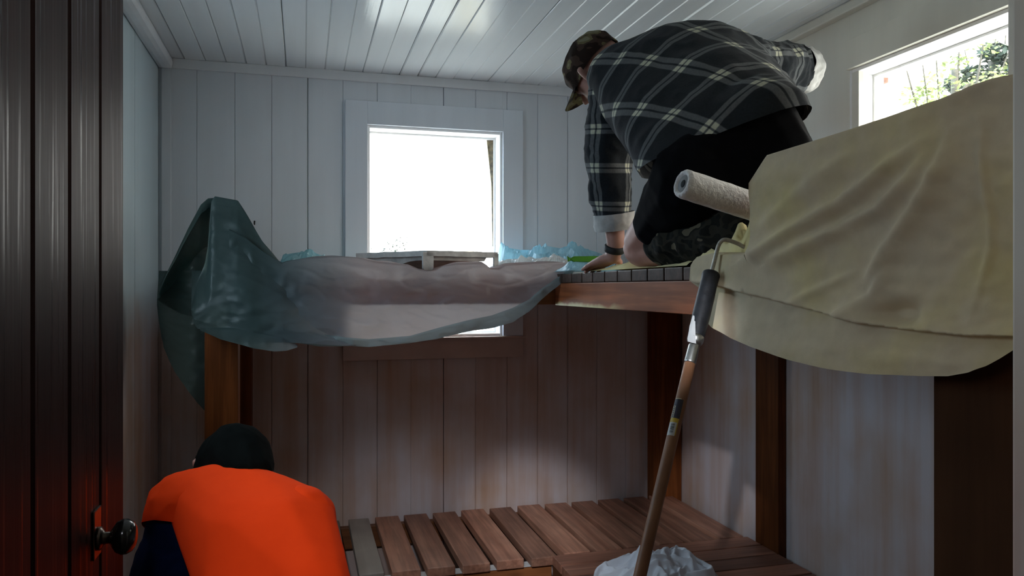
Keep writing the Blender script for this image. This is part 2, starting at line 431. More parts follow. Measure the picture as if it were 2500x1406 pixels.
struct('trim_4', bx(X0+.012, X0+.05, YB-.012, YB, 0, ZC-.042, bev=.003), M['wall'])

def window(name, horiz, plane, w, cas, mats, sgn, apron=True, casmat='casing'):
    """horiz: 'x' or 'y' run of the opening; plane = wall face; sgn = direction from the face outwards"""
    a, b, c, d = w
    root = empty(name, (0, 0, 0), kind='structure')
    def B(bm, u0, u1, n0, n1, z0, z1, bev=.002):
        lo, hi = sorted((plane+sgn*n0, plane+sgn*n1))
        if horiz == 'x': box(bm, u0, u1, lo, hi, z0, z1, bev)
        else: box(bm, lo, hi, u0, u1, z0, z1, bev)
        return bm
    cw, tp = cas
    bm = NB()
    if cw: B(bm, a-cw, a, -.02, -.0005, c-.0, d+tp); B(bm, b, b+cw, -.02, -.0005, c-.0, d+tp)
    B(bm, a, b, -.02, -.0005, d, d+tp)
    obj('window_casing', bm, M[casmat], root)
    bm = NB()
    B(bm, a, a+.012, -.001, .13, c, d); B(bm, b-.012, b, -.001, .13, c, d); B(bm, a+.012, b-.012, -.001, .13, d-.012, d); B(bm, a+.012, b-.012, -.001, .13, c, c+.012)
    obj('window_jamb', bm, M['reveal'], root)
    fw = .008
    bm = NB()
    B(bm, a+.012, a+.012+fw, .085, .12, c+.012, d-.012); B(bm, b-.012-fw, b-.012, .085, .12, c+.012, d-.012)
    B(bm, a+.012+fw, b-.012-fw, .085, .12, d-.012-fw, d-.012); B(bm, a+.012+fw, b-.012-fw, .085, .12, c+.012, c+.012+fw)
    obj('window_frame', bm, M['reveal'], root)
    obj('pane', B(NB(), a+.012+fw, b-.012-fw, .100, .104, c+.012+fw, d-.012-fw, 0), M['glass'], root)
    if apron:
        bm = NB(); B(bm, a-cw-.01, b+cw-.0, -.022, -.0005, c-.10, c-.012)
        obj('window_apron', bm, M['sill'], root)
        bm = NB(); B(bm, a-cw-.02, b+cw+.01, -.03, .0, c-.012, c-.001)
        obj('window_sill', bm, M['sill'], root)
    return root
w1 = window('window_1', 'x', YB, W1, (.098, .105), None, 1)
w2 = window('window_2', 'y', X1, W2, (.0, .10), None, 1, apron=False, casmat='wallR')
w3 = window('window_3', 'y', X0, W3, (.09, .09), None, -1)
# weathered stile against the light in the back window
bm = NB(); a = PY(1189, 342, YB+.10); b = PY(1207, 342, YB+.10); c = PY(1206, 450, YB+.10); d = PY(1200, 450, YB+.10)
prism(bm, [a, b, c, d], (0, .012, 0)); a = PY(1200, 450, YB+.10); b = PY(1204, 450, YB+.10); c = PY(1203, 602, YB+.10)
prism(bm, [a, b, c], (0, .012, 0))
obj('window_stile', bm, plain('weathered_stile', (.20, .15, .08), .8, var=.8, nscale=40), w1)
# ------------------------------------------------------------------ doorway and door
bm = NB(); box(bm, DX1, DX1+.03, YF-.13, YF, 0, DZ, .003); box(bm, DX0-.08, DX1+.03, YF-.13, YF, DZ, DZ+.03, .003)
box(bm, DX0-.08, DX0-.05, YF-.13, YF, 0, DZ, .003)
struct('trim_5', bm, M['wallR'])
door = empty('door_1', (DX0, YF, 0), kind='structure')
def ydoor(px): r = ray(px, 703); return DX0*r.y/r.x
seams = [ydoor(p) for p in (80, 170, 245)]
ye = ydoor(303); s0 = [seams[0]-.165*2, seams[0]-.165]
ys = [YF+.02] + [s for s in s0 if s > YF+.05] + seams + [ye]
bm = NB()
for a, b in zip(ys, ys[1:]):
    prism(bm, [(DX0-.03, a, .02), (DX0-.008, a, .02), (DX0, a+.009, .02), (DX0, b-.009, .02), (DX0-.008, b, .02), (DX0-.03, b, .02)], (0, 0, 2.08))
box(bm, DX0-.05, DX0-.03, YF+.02, ye, .2, .34); box(bm, DX0-.05, DX0-.03, YF+.02, ye, 1.8, 1.94)
obj('door_panel', bm, M['door'], door)
kc = V((DX0+.045, ydoor(233), 1.5-.327*1.264))
def lathe(bm, base, axis, prof, seg=28):
    ax = V(axis).normalized(); a = ax.orthogonal().normalized(); b = ax.cross(a); rings = []
    for h, r in prof:
        rings.append([bm.verts.new(V(base)+ax*h+(a*math.cos(2*math.pi*k/seg)+b*math.sin(2*math.pi*k/seg))*max(r, 1e-4)) for k in range(seg)])
    for r, s in zip(rings, rings[1:]):
        for k in range(seg): bm.faces.new((r[k], r[(k+1)%seg], s[(k+1)%seg], s[k]))
    bm.faces.new(rings[0][::-1]); bm.faces.new(rings[-1]); return bm
pl = obj('escutcheon', bx(DX0, DX0+.004, kc.y-.022, kc.y+.022, kc.z-.03, kc.z+.05, bev=.0018), M['oldmetal'], door)
obj('knob_rose', lathe(NB(), (DX0+.004, kc.y, kc.z), (1,0,0), [(0,.019),(.004,.019),(.007,.014),(.010,.010),(.03,.009)]), M['oldmetal'], door, True)
obj('door_knob', lathe(NB(), (DX0+.022, kc.y, kc.z), (1,0,0), [(0,.010),(.004,.016),(.010,.025),(.018,.0290),(.026,.0285),(.034,.024),(.039,.016),(.041,.006),(.041,.0)]), M['knob'], door, True)

# ------------------------------------------------------------------ bunks (L of two berths, two levels)
RX = .93            # front face of the berth along the window wall
BZ = 1.553          # top of the upper slats
LZ = .468           # top of the lower slats
bb = empty('bunk_bed', (.3, 3.1, 0), 'orange wood bunk bed built along the back wall below the square window', 'bunk bed')
bs_ = empty('bunk_bed', (1.4, 1.8, 0), 'reddish slatted bunk bed along the side wall carrying the kneeling man', 'bunk bed')
PXL, PXR = -.327, -.218
obj('post', bx(PXL, PXR, 2.80, 2.89, 0, BZ+.02, bev=.003), M['post'], bb)
obj('post', bx(PXL+.005, PXR+.006, 3.40, 3.495, 0, 1.515, bev=.003), M['post'], bb)
obj('post', bx(1.665, 1.815, 3.42, 3.495, 0, 1.515, bev=.003), M['post'], bb)
obj('rail', bx(PXL, RX+.03, 2.762, 2.80, 1.437, 1.518, bev=.002), M['railx'], bb)
rl = obj('rail', bx(PXL, RX, 2.80+.002, 2.84, .335, .430, bev=.002), M['railx'], bb)
obj('rail', bx(PXL, 1.66, 3.46, 3.495, 1.437, 1.518, bev=.002), M['railx'], bb)
obj('rail', bx(PXR+.01, 1.66, 3.46, 3.495, .335, .430, bev=.002), M['railx'], bb)
# white paint left on the rail top between the slats
def xat(px, Y): r = ray(px, 703); return Y*r.x/r.y
obj('paint_ledge', bx(PXR+.01, RX, 2.795, 2.842, .4302, .434), M['paintblob'], bb)
sl = [(-.205, -.09), (-.065, .045), (.07, .15)]
spx = [(956, 1030), (1040, 1120), (1130, 1202), (1213, 1286), (1298, 1372)]
yfs = 2.785
xs = []
xl = [xat(p, 2.70) for p in ()]
fronts = [(792, 849), (877, 938), (957, 1027), (1043, 1111), (1129, 1196), (1213, 1279), (1297, 1360)]
slats = []
for a, b in fronts: slats.append((xat(a, yfs), xat(b, yfs)))
step = slats[-1][0]-slats[-2][0]
x = slats[-1][0]
while x + step*.86 + step < 1.82:
    x += step; slats.append((x, x+step*.80))
x = slats[0][0]
while x - step > PXR+.02:
    x -= step*1.02; slats.insert(0, (x, x+step*.80))
i_pale = slats.index(min(slats, key=lambda s: abs(s[0]-xat(877, yfs))))
for i, (a, b) in enumerate(slats):
    y0 = yfs if b < RX+.03 else 2.795
    obj('slat', bx(a, b, y0+random.uniform(-.006, .004), 3.465, LZ-.036, LZ+random.uniform(-.002, .001), bev=.004), M['slatpale'] if i in (i_pale, i_pale-1) else M['slaty'], bb)
x = PXL
while x + .115 < RX+.9:
    obj('slat', bx(x, x+.115, 2.79 if x < RX-.1 else 2.83, 3.46, BZ-.034, BZ, bev=.003), M['slaty'], bb)
    x += .135
# guard board at the head of the back berth, under the sheet
bm = NB(); prism(bm, [(-.10, 2.785, BZ+.001), (-.14, 2.785, 1.66), (-.215, 2.785, 1.785), (-.28, 2.785, 1.785), (-.275, 2.785, BZ+.001)], (0, .014, 0))
obj('guard_board', bm, M['board'], bb)
# side berth
obj('rail', bx(RX, RX+.038, .80, 2.76, 1.434, 1.518, bev=.002), M['raily'], bs_)
obj('rail', bx(RX, RX+.038, .80, 2.79, .335, .430, bev=.002), M['raildark'], bs_)
obj('post', bx(1.782, 1.817, 2.575, 2.73, 0, 1.515, bev=.003), M['post'], bs_)
obj('end_board', bx(RX+.002, RX+.032, .80, .952, 0, 1.433, bev=.002), M['endboard'], bs_)
obj('rail', bx(1.78, 1.817, .80, 2.57, 1.434, 1.518, bev=.002), M['raily'], bs_)
obj('rail', bx(1.78, 1.817, .80, 2.57, .335, .430, bev=.002), M['raily'], bs_)
y = 2.775; k = 0
while y - .1 > .8:
    w = .098 + random.uniform(-.004, .004)
    obj('slat', bx(RX-.002, 1.778, y-w, y, BZ-.034, BZ+random.uniform(-.001, .001), bev=.003), M['slatdark'], bs_)
    y -= w + .006
y = 2.782
while y - .1 > .8:
    w = .098 + random.uniform(-.003, .003)
    obj('slat', bx(RX-.004, 1.778, y-w, y, LZ-.036, LZ+random.uniform(-.001, .001), bev=.003), M['slatx'], bs_)
    y -= w + .008
bm = NB(); gx = RX+.002
prism(bm, [(gx, .80, 1.52), (gx, 1.418, 1.52), (gx, 1.418, 1.715), (gx, 1.345, 1.772), (gx, .80, 1.772)], (.028, 0, 0))
obj('guard_board', bm, M['board'], bs_)
obj('corner_post', bx(.985, 1.05, .80, .872, BZ+.002, ZC-.002, bev=.003), M['wallR'], bs_)

# ------------------------------------------------------------------ drapes
def segdist(p, a, b):
    ax, ay = a; bx_, by = b; dx, dy = bx_-ax, by-ay
    t = max(0, min(1, ((p[0]-ax)*dx+(p[1]-ay)*dy)/(dx*dx+dy*dy)))
    qx, qy = ax+dx*t, ay+dy*t
    side = (dx*(p[1]-ay)-dy*(p[0]-ax))/math.hypot(dx, dy)
    return math.hypot(p[0]-qx, p[1]-qy), side, t
def polyd(p, pts):
    best = (1e9, 0, 0)
    for i in range(len(pts)-1):
        d = segdist(p, pts[i], pts[i+1])
        if d[0] < best[0]: best = (d[0], d[1], (i+d[2])/(len(pts)-1))
    return best
def grid_mesh(bm, rows):
    vr = [[bm.verts.new(p) for p in r] for r in rows]
    for a, b in zip(vr, vr[1:]):
        for k in range(len(a)-1): bm.faces.new((a[k], a[k+1], b[k+1], b[k]))
def sstep(x): x = max(0, min(1, x)); return x*x*(3-2*x)

folds = [  # polyline, amplitude, width (in frame pixels at the sheet)
    ([(1823, 628), (1884, 596), (2051, 494), (2192, 393), (2300, 320)], .020, 26),
    ([(1884, 640), (1973, 596), (2148, 508), (2225, 442), (2290, 360)], .016, 24),
    ([(2122, 690), (2166, 605), (2263, 486), (2310, 400), (2330, 300)], .014, 28),
    ([(2391, 300), (2426, 556), (2426, 618), (2386, 794)], .007, 16),
    ([(1860, 560), (1990, 440), (2120, 350)], .008, 30),
    ([(1940, 740), (2030, 690), (2100, 660)], .007, 16),
    ([(2060, 770), (2140, 720), (2180, 650)], .008, 20)]
hem = [(1700, 690), (1743, 695), (1937, 741), (2122, 787), (2210, 800), (2386, 818), (2500, 820)]
def cloth_disp(px, py):
    d = 0
    for pts, a, w in folds:
        r, s, t = polyd((px, py), pts)
        env = min(1, t*8+.3)*min(1, (1-t)*3+.05)
        k = r/w if s > 0 else r/(w*.55)
        d += a*env*math.exp(-k*k)
    r, s, t = polyd((px, py), hem)
    # the doubled lower edge lies behind the upper layer
    if s > 0: d -= .016*sstep(r/7)*math.exp(-r/160)
    else: d += .006*math.exp(-(r/18)**2)
    # pocket
    pr, ps, _ = polyd((px, py), [(2150, 778), (2210, 758), (2262, 735)])
    d -= .030*math.exp(-((px-2205)/48)**2-((py-765)/(20+.12*abs(px-2140)))**2)
    d += .012*math.exp(-((px-2110)/40)**2-((py-770)/28)**2)
    d += .010*noise.noise(V((px*.006, py*.006, 3)))+.003*noise.noise(V((px*.02, py*.03, 7)))
    return d
ctop = [(1686, 648), (1690, 638), (1700, 628), (1720, 622), (1745, 618), (1770, 614), (1824, 612), (1826, 452), (1872, 379), (1990, 343), (2150, 291), (2300, 240), (2370, 209), (2420, 192), (2450, 187), (2500, 186)]
cbot = [(1686, 652), (1690, 680), (1698, 705), (1715, 735), (1740, 788), (1753, 800), (1800, 824), (1850, 845), (1950, 878), (2050, 900), (2150, 912), (2280, 917), (2350, 917), (2400, 908), (2440, 893), (2470, 874), (2500, 852), (2540, 830)]
cols = [1686+5.5*k for k in range(154)]
SX = RX-.030
def cpt(px, py, t):
    q = PX(px, py, SX); fade = sstep((py-t)/30)
    d = max(cloth_disp(px, py)*(.3+.7*fade), -.025)+.03*sstep((py-640)/250)   # the bottom lobe billows out a little
    q.x -= d+.001
    return q
low, up = [], []
SEAM = 640
for px in cols:
    t, b = lerp(ctop, px), lerp(cbot, px)
    if px > 1825:
        col = []
        for dx, dz in ((.074, -.16), (.071, -.08), (.066, -.01), (.04, .004), (.015, .004)):
            q = PX(px, t, SX); q.x += dx; q.z += dz; col.append(q)
        col += [cpt(px, t+(SEAM-t)*k/70, t) for k in range(71)]
        up.append(col); t0 = SEAM; tt = t; col = []
    else:
        t0 = max(t, 622); tt = t-60; col = []
    col += [cpt(px, t0+(b-t0)*k/70, tt) for k in range(71)]
    if px <= 1825:
        pre = []
        for dx, dz in ((.12, -.012), (.10, -.004), (.06, .004), (.03, .006), (.015, .004)):
            q = col[0].copy(); q.x += dx+.01*noise.noise(V((px*.05, dx*30, 0))); q.z += dz
            if dx > .02: q.z = max(BZ+.008, q.z)
            pre.append(q)
        col = pre+col
    else: col = [up[-1][-1]]*5+col
    low.append(col)
bm = NB(); grid_mesh(bm, up)
k0 = next(i for i, p in enumerate(cols) if p > 1825)
lo2 = [r[5:] for r in low]; grid_mesh(bm, lo2); grid_mesh(bm, [r[:6] for r in low[:k0]])
bmesh.ops.remove_doubles(bm, verts=bm.verts[:], dist=1e-5)
bmesh.ops.recalc_face_normals(bm, faces=bm.faces[:])
o = obj('drop_cloth', bm, M['cloth'], None, True)
tag(o, 'large cream canvas drop cloth draped over the guard board of the side bunk', 'drop cloth')
# bunched yellow edge on the bunk top behind the sheet's corner
bm = NB(); rows = []
for i in range(26):
    s = i/25; px = 1700+150*s; r_ = []
    zt = lerp([(0, .03), (.15, .055), (.35, .06), (.6, .085), (1, .08)], s)
    base = PX(px, 640, RX+.02)
    for k in range(17):
        a = math.pi*k/16
        hgt = zt*math.sin(a)*(1+.25*noise.noise(V((s*7, k*.5, 1)))+.18*math.sin(s*30+k*.6))
        r_.append(V((RX+.012+.055*(1-math.cos(a))*.5*1.6, base.y+.01*noise.noise(V((s*5, k*.4, 4))), BZ+.004+max(0, hgt))))
    rows.append(r_)
grid_mesh(bm, rows)
obj('bunched_edge', bm, M['clothlight'], o, True)
# small canvas scraps under hand and knee
def scrap(name, pxs, hs, xw, m, label, cat, seed=0):
    bm = NB(); rows = []
    n = 34
    for i in range(n):
        s = i/(n-1); px = pxs[0]+(pxs[1]-pxs[0])*s
        y = PX(px, 650, RX+.02).y; r_ = []
        for k in range(15):
            f = k/14; e = math.sin(math.pi*min(1, max(0, f)))**.6
            z = BZ+.004+lerp(hs, px)*e*(.75+.5*abs(noise.noise(V((s*6+seed, f*3, 2)))))
            r_.append(V((RX+.004+xw*f, y+.01*noise.noise(V((s*4, f*4, seed))), z)))
        rows.append(r_)
    grid_mesh(bm, rows)
    return tag(obj(name, bm, m, None, True), label, cat)
scrap('drop_cloth', (1450, 1600), [(1450, .006), (1490, .022), (1520, .034), (1545, .012), (1600, .004)], .16, M['clothlight'], 'small crumpled cream cloth on the bunk edge between hand and bare knee', 'drop cloth', 3)
scrap('drop_cloth', (1598, 1690), [(1598, .003), (1620, .012), (1650, .012), (1690, .02)], .12, M['clothlight'], 'narrow strip of cream cloth on the bunk edge under the camouflaged shin', 'drop cloth', 9)

# ------------------------------------------------------------------ polythene on the back bunk
def crinkle(px, py, seed=0):
    a = abs(noise.noise(V((px*.011, py*.022, seed))))
    b = abs(noise.noise(V((px*.03+9, py*.05, seed+3))))
    c = (1-abs(noise.noise(V((px*.009+px*.004, py*.03-px*.004, seed+8)))))**6
    return .013*a+.006*b+.007*c+.012*noise.noise(V((px*.006, py*.008, seed+5)))
bm = NB()
def add_sheet(top, bot, Yf, x0, x1, n, nr, seed, back=None, cr=1.0):
    rows = []
    for i in range(n+1):
        px = x0+(x1-x0)*i/n; t, b = lerp(top, px), lerp(bot, px); col = []
        if back:
            for dy, dz in back(px):
                q = PY(px, t, Yf(0, px)); col.append(V((q.x, q.y+dy, max(BZ+.006, q.z+dz+.01*noise.noise(V((px*.02, dy*9, seed)))))))
        for k in range(nr+1):
            s = k/nr; py = t+(b-t)*s
            q = PY(px, py, Yf(s, px)); q.y -= cr*crinkle(px, py, seed)*(.25+.75*sstep(s*6))
            col.append(q)
        rows.append(col)
    grid_mesh(bm, rows)
mtop = [(560, 560), (600, 580), (640, 612), (690, 642), (740, 631), (830, 625), (870, 628), (920, 641), (1000, 648), (1026, 660), (1064, 661), (1080, 650), (1110, 645), (1185, 644), (1198, 657), (1220, 657), (1235, 648), (1300, 644), (1370, 640), (1412, 646)]
mbot = [(560, 805), (640, 820), (720, 835), (780, 845), (850, 843), (900, 846), (1000, 836), (1070, 825), (1140, 808), (1200, 800), (1250, 785), (1290, 760), (1320, 730), (1350, 705), (1380, 682), (1412, 650)]
# main sag
add_sheet(mtop, mbot, lambda s, px: 2.752-.035*sstep((s-.3)/.5), 560, 1412, 190, 56, 1,
          back=lambda px: ((.35, -.02), (.25, 0), (.12, .004), (.05, .004)) if px > 690 else ((.03, -.01), (.01, 0)), cr=.8)
# doubled lower hem of the sag
hb = [(a, b+1) for a, b in mbot]
ht = [(560, 790), (720, 806), (780, 815), (850, 824), (900, 828), (1000, 820), (1070, 800), (1140, 782), (1200, 770), (1250, 752), (1290, 732), (1320, 705), (1350, 685), (1380, 664), (1412, 648)]
# front of the peak over the head board
ftop = [(467, 752), (480, 690), (500, 645), (508, 600), (512, 540), (516, 492), (524, 479), (580, 489), (610, 538), (640, 588), (690, 652), (742, 726), (800, 788), (868, 838)]
fbot = [(467, 760), (474, 790), (482, 802), (505, 806), (545, 822), (620, 836), (700, 836), (742, 838), (800, 842), (868, 843)]
def fY(s, px):
    return 2.772-.06*sstep(s*1.3)-.020*sstep((px-520)/100)*s
add_sheet(ftop, fbot, fY, 467, 866, 130, 70, 11, back=lambda px: ((.05, -.06), (.04, -.005), (.02, .002)), cr=.55)
# loose flap under it
add_sheet([(490, 800), (545, 800), (620, 800), (690, 800), (700, 822), (726, 842)], [(490, 806), (538, 828), (620, 850), (670, 858), (700, 856), (726, 848)], lambda s, px: 2.70-.03*s, 490, 726, 60, 14, 21, cr=.6)
# dark end hanging in the gap beside the post
ptop = [(384, 726), (400, 680), (430, 620), (460, 556), (490, 500), (508, 484), (545, 482)]
pbot = [(384, 745), (392, 812), (400, 850), (425, 905), (460, 955), (500, 1002), (545, 1010)]
def pY(s, px): return 2.79+.14*sstep(s*3.5)+.02*math.sin(px*.05)
add_sheet(ptop, pbot, pY, 384, 540, 60, 70, 31, back=lambda px: ((.06, -.02), (.03, -.005)), cr=.9)
# second layer of that end, only its upper half
add_sheet([(a, b+2) for a, b in ptop], [(384, 730), (400, 742), (440, 765), (470, 772), (545, 775)], lambda s, px: pY(s, px)-.015, 388, 535, 50, 40, 33, cr=.9)
bmesh.ops.recalc_face_normals(bm, faces=bm.faces[:])
ps_ = tag(obj('plastic_sheet', bm, M['teal'], None, True), 'milky grey-green plastic sheet sagging over the front rail of the back bunk', 'plastic sheet')

bm = NB()
add_sheet(ht, hb, lambda s, px: 2.706, 600, 1405, 150, 10, 1)
obj('sheet_hem', bm, M['hem'], ps_, True)
def ridge_sheet(bm, prof, Yr, hw, seed, zb=None):
    rows = []; x0, x1 = prof[0][0], prof[-1][0]; n = 70
    for i in range(n+1):
        px = x0+(x1-x0)*i/n; q = PY(px, lerp(prof, px), Yr); top = max(q.z-BZ-.01, .004); r_ = []
        edge = min(1, i/5, (n-i)/5)
        for k in range(25):
            f = k/24*2-1; e = max(0, 1-abs(f)**1.5)
            jag = 1 if abs(f) < .08 else 1+.5*noise.noise(V((px*.03, f*3, seed)))-.45*abs(noise.noise(V((px*.06, f*6, seed+2))))
            z = BZ+.008+top*e*jag*edge
            r_.append(V((q.x+.02*noise.noise(V((px*.02, f*3, seed+7)))*(abs(f) > .1), Yr+hw*f+.02*noise.noise(V((px*.03, f*2, seed+4))), max(BZ+.005, z))))
        rows.append(r_)
    grid_mesh(bm, rows)
bm = NB(); ridge_sheet(bm, [(672, 640), (690, 621), (740, 613), (770, 617), (800, 627), (900, 633), (935, 642)], 3.27, .16, 2)
tag(obj('plastic_sheet', bm, M['blue'], None, False), 'teal plastic crumpled on the back bunk beside the draped peak', 'plastic sheet')
bm = NB(); ridge_sheet(bm, [(1203, 618), (1225, 600), (1270, 609), (1300, 609), (1340, 600), (1368, 605), (1388, 598), (1430, 606), (1480, 622), (1500, 640)], 3.30, .17, 5)
tag(obj('plastic_sheet', bm, M['blue'], None, False), 'light blue plastic heaped beyond the paint tray towards the kneeling man', 'plastic sheet')
bm = NB(); ridge_sheet(bm, [(1372, 660), (1392, 640), (1410, 636), (1440, 642), (1466, 640), (1480, 650)], 2.62, .11, 8)
tag(obj('plastic_sheet', bm, M['blue'], None, False), 'small light blue plastic scrap at the bunk edge under the green handle', 'plastic sheet')
bm = NB(); ridge_sheet(bm, [(1180, 655), (1215, 640), (1240, 631), (1300, 630), (1370, 627), (1400, 640), (1420, 650)], 2.98, .14, 12)
tag(obj('plastic_sheet', bm, M['clear'], None, False), 'clear crumpled plastic between paint tray and green handle', 'plastic sheet')

# ------------------------------------------------------------------ paint tray
A = PY(1046, 660, 2.85); B = PY(1212, 657, 2.93)
ex = (B-A); ex.z = 0; wd = ex.length; ex.normalize(); ey = V((-ex.y, ex.x, 0))
ey = (ey*.86-ex*.52).normalized(); tl = .34
zr = 1.642
tray = empty('paint_tray', (A+B)/2, 'paint-crusted metal tray on two legs standing on the plastic before the window', 'paint tray')
ztr = lambda f: zr-.004*f
bm = NB()
def tq(f, g, z): return V(((A.x+B.x)/2, (A.y+B.y)/2, 0))+ex*((g-.5)*(wd+.012))+ey*(f*tl)+V((0, 0, z))
outer = []; inner = []; bot = []
nn = 10
for ring, zz, ins in ((outer, 0, 0), (inner, .001, .018), (bot, None, .03)):
    for f, g in [(0, k/nn) for k in range(nn)]+[(k/nn, 1) for k in range(nn)]+[(1, 1-k/nn) for k in range(nn)]+[(1-k/nn, 0) for k in range(nn)]:
        ff = ins/tl+f*(1-2*ins/tl); gg = ins/wd+g*(1-2*ins/wd)
        z = ztr(f)+.0025*noise.noise(V((f*9, g*9, 1))) if zz is not None else ztr(f)-.036-.034*sstep((f-.2)/.6)
        ring.append(bm.verts.new(tq(ff, gg, z)))
lip = []
for v in outer: lip.append(bm.verts.new(v.co+V((0, 0, -.021))))
n4 = len(outer)
for r, s in ((lip, outer), (outer, inner), (inner, bot)):
    for k in range(n4): bm.faces.new((r[k], r[(k+1)%n4], s[(k+1)%n4], s[k]))
# basin bottom as strips so that the slope is kept
for k in range(nn):
    a0 = bot[(4*nn-k)%n4]; a1 = bot[(4*nn-k-1)%n4]; b0 = bot[nn+k]; b1 = bot[nn+k+1]
    bm.faces.new((a0, b0, b1, a1)) if len({a0, b0, b1, a1}) == 4 else None
bmesh.ops.recalc_face_normals(bm, faces=bm.faces[:])
obj('basin', bm, M['tray'], tray, False)
for P_, g in ((A, 0), (B, 1)):
    w_ = .022
    bm = NB(); c = V((P_.x, P_.y, 0)); ww = w_ if g == 0 else .010
    zt, zb = zr-.006, BZ+.014
    pts = [c-ex*ww+V((0, 0, zt)), c+ex*ww+V((0, 0, zt)), c+ex*ww*.95+V((0, 0, zb+.006)), c+ex*ww*.6+V((0, 0, zb)), c-ex*ww*.6+V((0, 0, zb)), c-ex*ww*.95+V((0, 0, zb+.006))]
    prism(bm, pts, ey*.006)
    obj('leg', bm, M['tray'], tray)

# green handled tool beside the hand
a = PY(1388, 632, 2.62); b = PY(1482, 633, 2.60)
d = (b-a); up = V((0, 0, 1)); th = .011
bm = NB(); pr = []
for f, h0, h1 in ((0, .012, -.012), (.06, .002, -.004), (.14, .010, -.0105), (.5, .011, -.011), (.9, .012, -.010), (1, .009, -.008)):
    pr.append((a+d*f+up*h0, a+d*f+up*h1))
poly = [p for p, _ in pr]+[q for _, q in pr[::-1]]
poly[0] = poly[0]-d*.03; 
prism(bm, poly, V((0, .012, 0)))
bmesh.ops.bevel(bm, geom=bm.edges[:], offset=.0025, segments=2, affect='EDGES')
tag(obj('tool_handle', bm, M['green'], None), 'bright green plastic tool handle lying on blue plastic by the wrist', 'tool')

# ------------------------------------------------------------------ paint roller on its pole
pr0 = PT(1736, 668, 1.70); pr1 = PT(1562, 1406, 1.42)
pd = (pr1-pr0).normalized()
def along(py):
    lo, hi = -.5, 3.0
    for _ in range(50):
        m_ = (lo+hi)/2; q = pr0+pd*m_ - CAM; dep = q.x*SN+q.y*CS; yy = 703-F*q.z/dep
        if yy < py: lo = m_
        else: hi = m_
    return lo
AT = lambda py: pr0+pd*along(py)
sfloor = -pr0.z/pd.z
roller = empty('paint_roller', pr0+pd*sfloor, 'paint roller with white cover, black grip and long brown wooden pole', 'paint roller')
s1, s2, s3 = along(828), along(845), along(888)
pole_pts = [pr0+pd*s for s in (along(862), along(950), along(1100), along(1250), along(1400), sfloor-.02)]
pole = obj('extension_pole', tube(NB(), pole_pts, .0122, 18), M['pole'], roller, True)
obj('ferrule', tube(NB(), [pr0+pd*s for s in (along(840), along(846), s3-.004, s3)], [.0105, .0118, .0128, .0128], 18), M['metal'], roller, True)
gp = [pr0+pd*s for s in (0, .004, .02, .06, along(770), along(800), along(822), along(826))]
obj('grip', tube(NB(), gp, [.019, .020, .0185, .0195, .0195, .018, .017, .0165], 20), M['grip'], roller, True)
obj('collar', tube(NB(), [pr0+pd*s for s in (along(822), along(828), along(836), along(842))], [.0172, .0178, .0165, .0120], 20), M['metal'], roller, True)
# dried paint on the grip
toc = (CAM-pr0).normalized(); sd = pd.cross(toc).normalized(); 
bm = NB(); gr = []
for py, w_, o_ in ((766, .002, .010), (775, .0055, .012), (787, .0045, .0135), (800, .0065, .0125), (815, .0075, .010), (828, .009, .008), (836, .009, .006)):
    c_ = AT(py); r_ = []
    sgn = 1 if (sd.x*CS-sd.y*SN) < 0 else -1
    for k in range(5):
        o2 = (o_+w_*(k/4-.5)*2); o2 = min(.0188, o2)
        r_.append(c_+sd*sgn*o2+toc*math.sqrt(max(0, .0202**2-o2*o2)))
    gr.append(r_)
grid_mesh(bm, gr); obj('paint_smear', bm, M['paintblob'], roller, True)
# wire frame
rl0 = PT(1664, 447, 1.63); rl1d = (PT(1850, 508, 1.70)-rl0).normalized(); RL = .232
rl1 = rl0+rl1d*RL
wp = [pr0+pd*.03, pr0, PT(1746, 630, 1.70), PT(1753, 603, 1.70), PT(1760, 590, 1.70), PT(1772, 585, 1.697), PT(1800, 594, 1.694), PT(1830, 606, 1.692), rl1+V((.018, -.004, -.075)), rl1+V((.024, -.005, -.055)), rl1+V((.024, -.006, -.012)), rl1+V((.016, -.005, .0)), rl1-rl1d*.02]
obj('wire_frame', tube(NB(), curve_pts(wp, 5), .0046, 12), M['wire'], roller, True)
bm = NB()
a_ = rl1d.orthogonal().normalized(); b_ = rl1d.cross(a_)
ring = lambda s, r, rough: [rl0+rl1d*s+(a_*math.cos(t)+b_*math.sin(t))*(r*(1+rough*noise.noise(V((math.cos(t)*3, math.sin(t)*3, s*60))))) for t in [2*math.pi*k/48 for k in range(48)]]
rs = [(0.006, .019, 0), (.0005, .0215, .02), (-.002, .025, .06), (.0, .0285, .08), (.004, .031, .05)]+[(.01+(RL-.02)*k/40, .0318, .03) for k in range(41)]+[(RL-.004, .0300, .05), (RL, .027, .05), (RL, .020, 0)]
vr = [[bm.verts.new(p) for p in ring(*x)] for x in rs]
for r, s in zip(vr, vr[1:]):
    for k in range(48): bm.faces.new((r[k], r[(k+1)%48], s[(k+1)%48], s[k]))
cov = obj('roller_cover', bm, M['nap'], roller, True)
bm = NB(); tube(bm, [rl0+rl1d*.004, rl0+rl1d*.05], .0192, 24); obj('cover_core', bm, M['core'], cov, True)
bm = NB(); tube(bm, [rl0+rl1d*.0025, rl0+rl1d*.0042], [.007, .009], 16); obj('end_cap', bm, M['band'], cov, True)
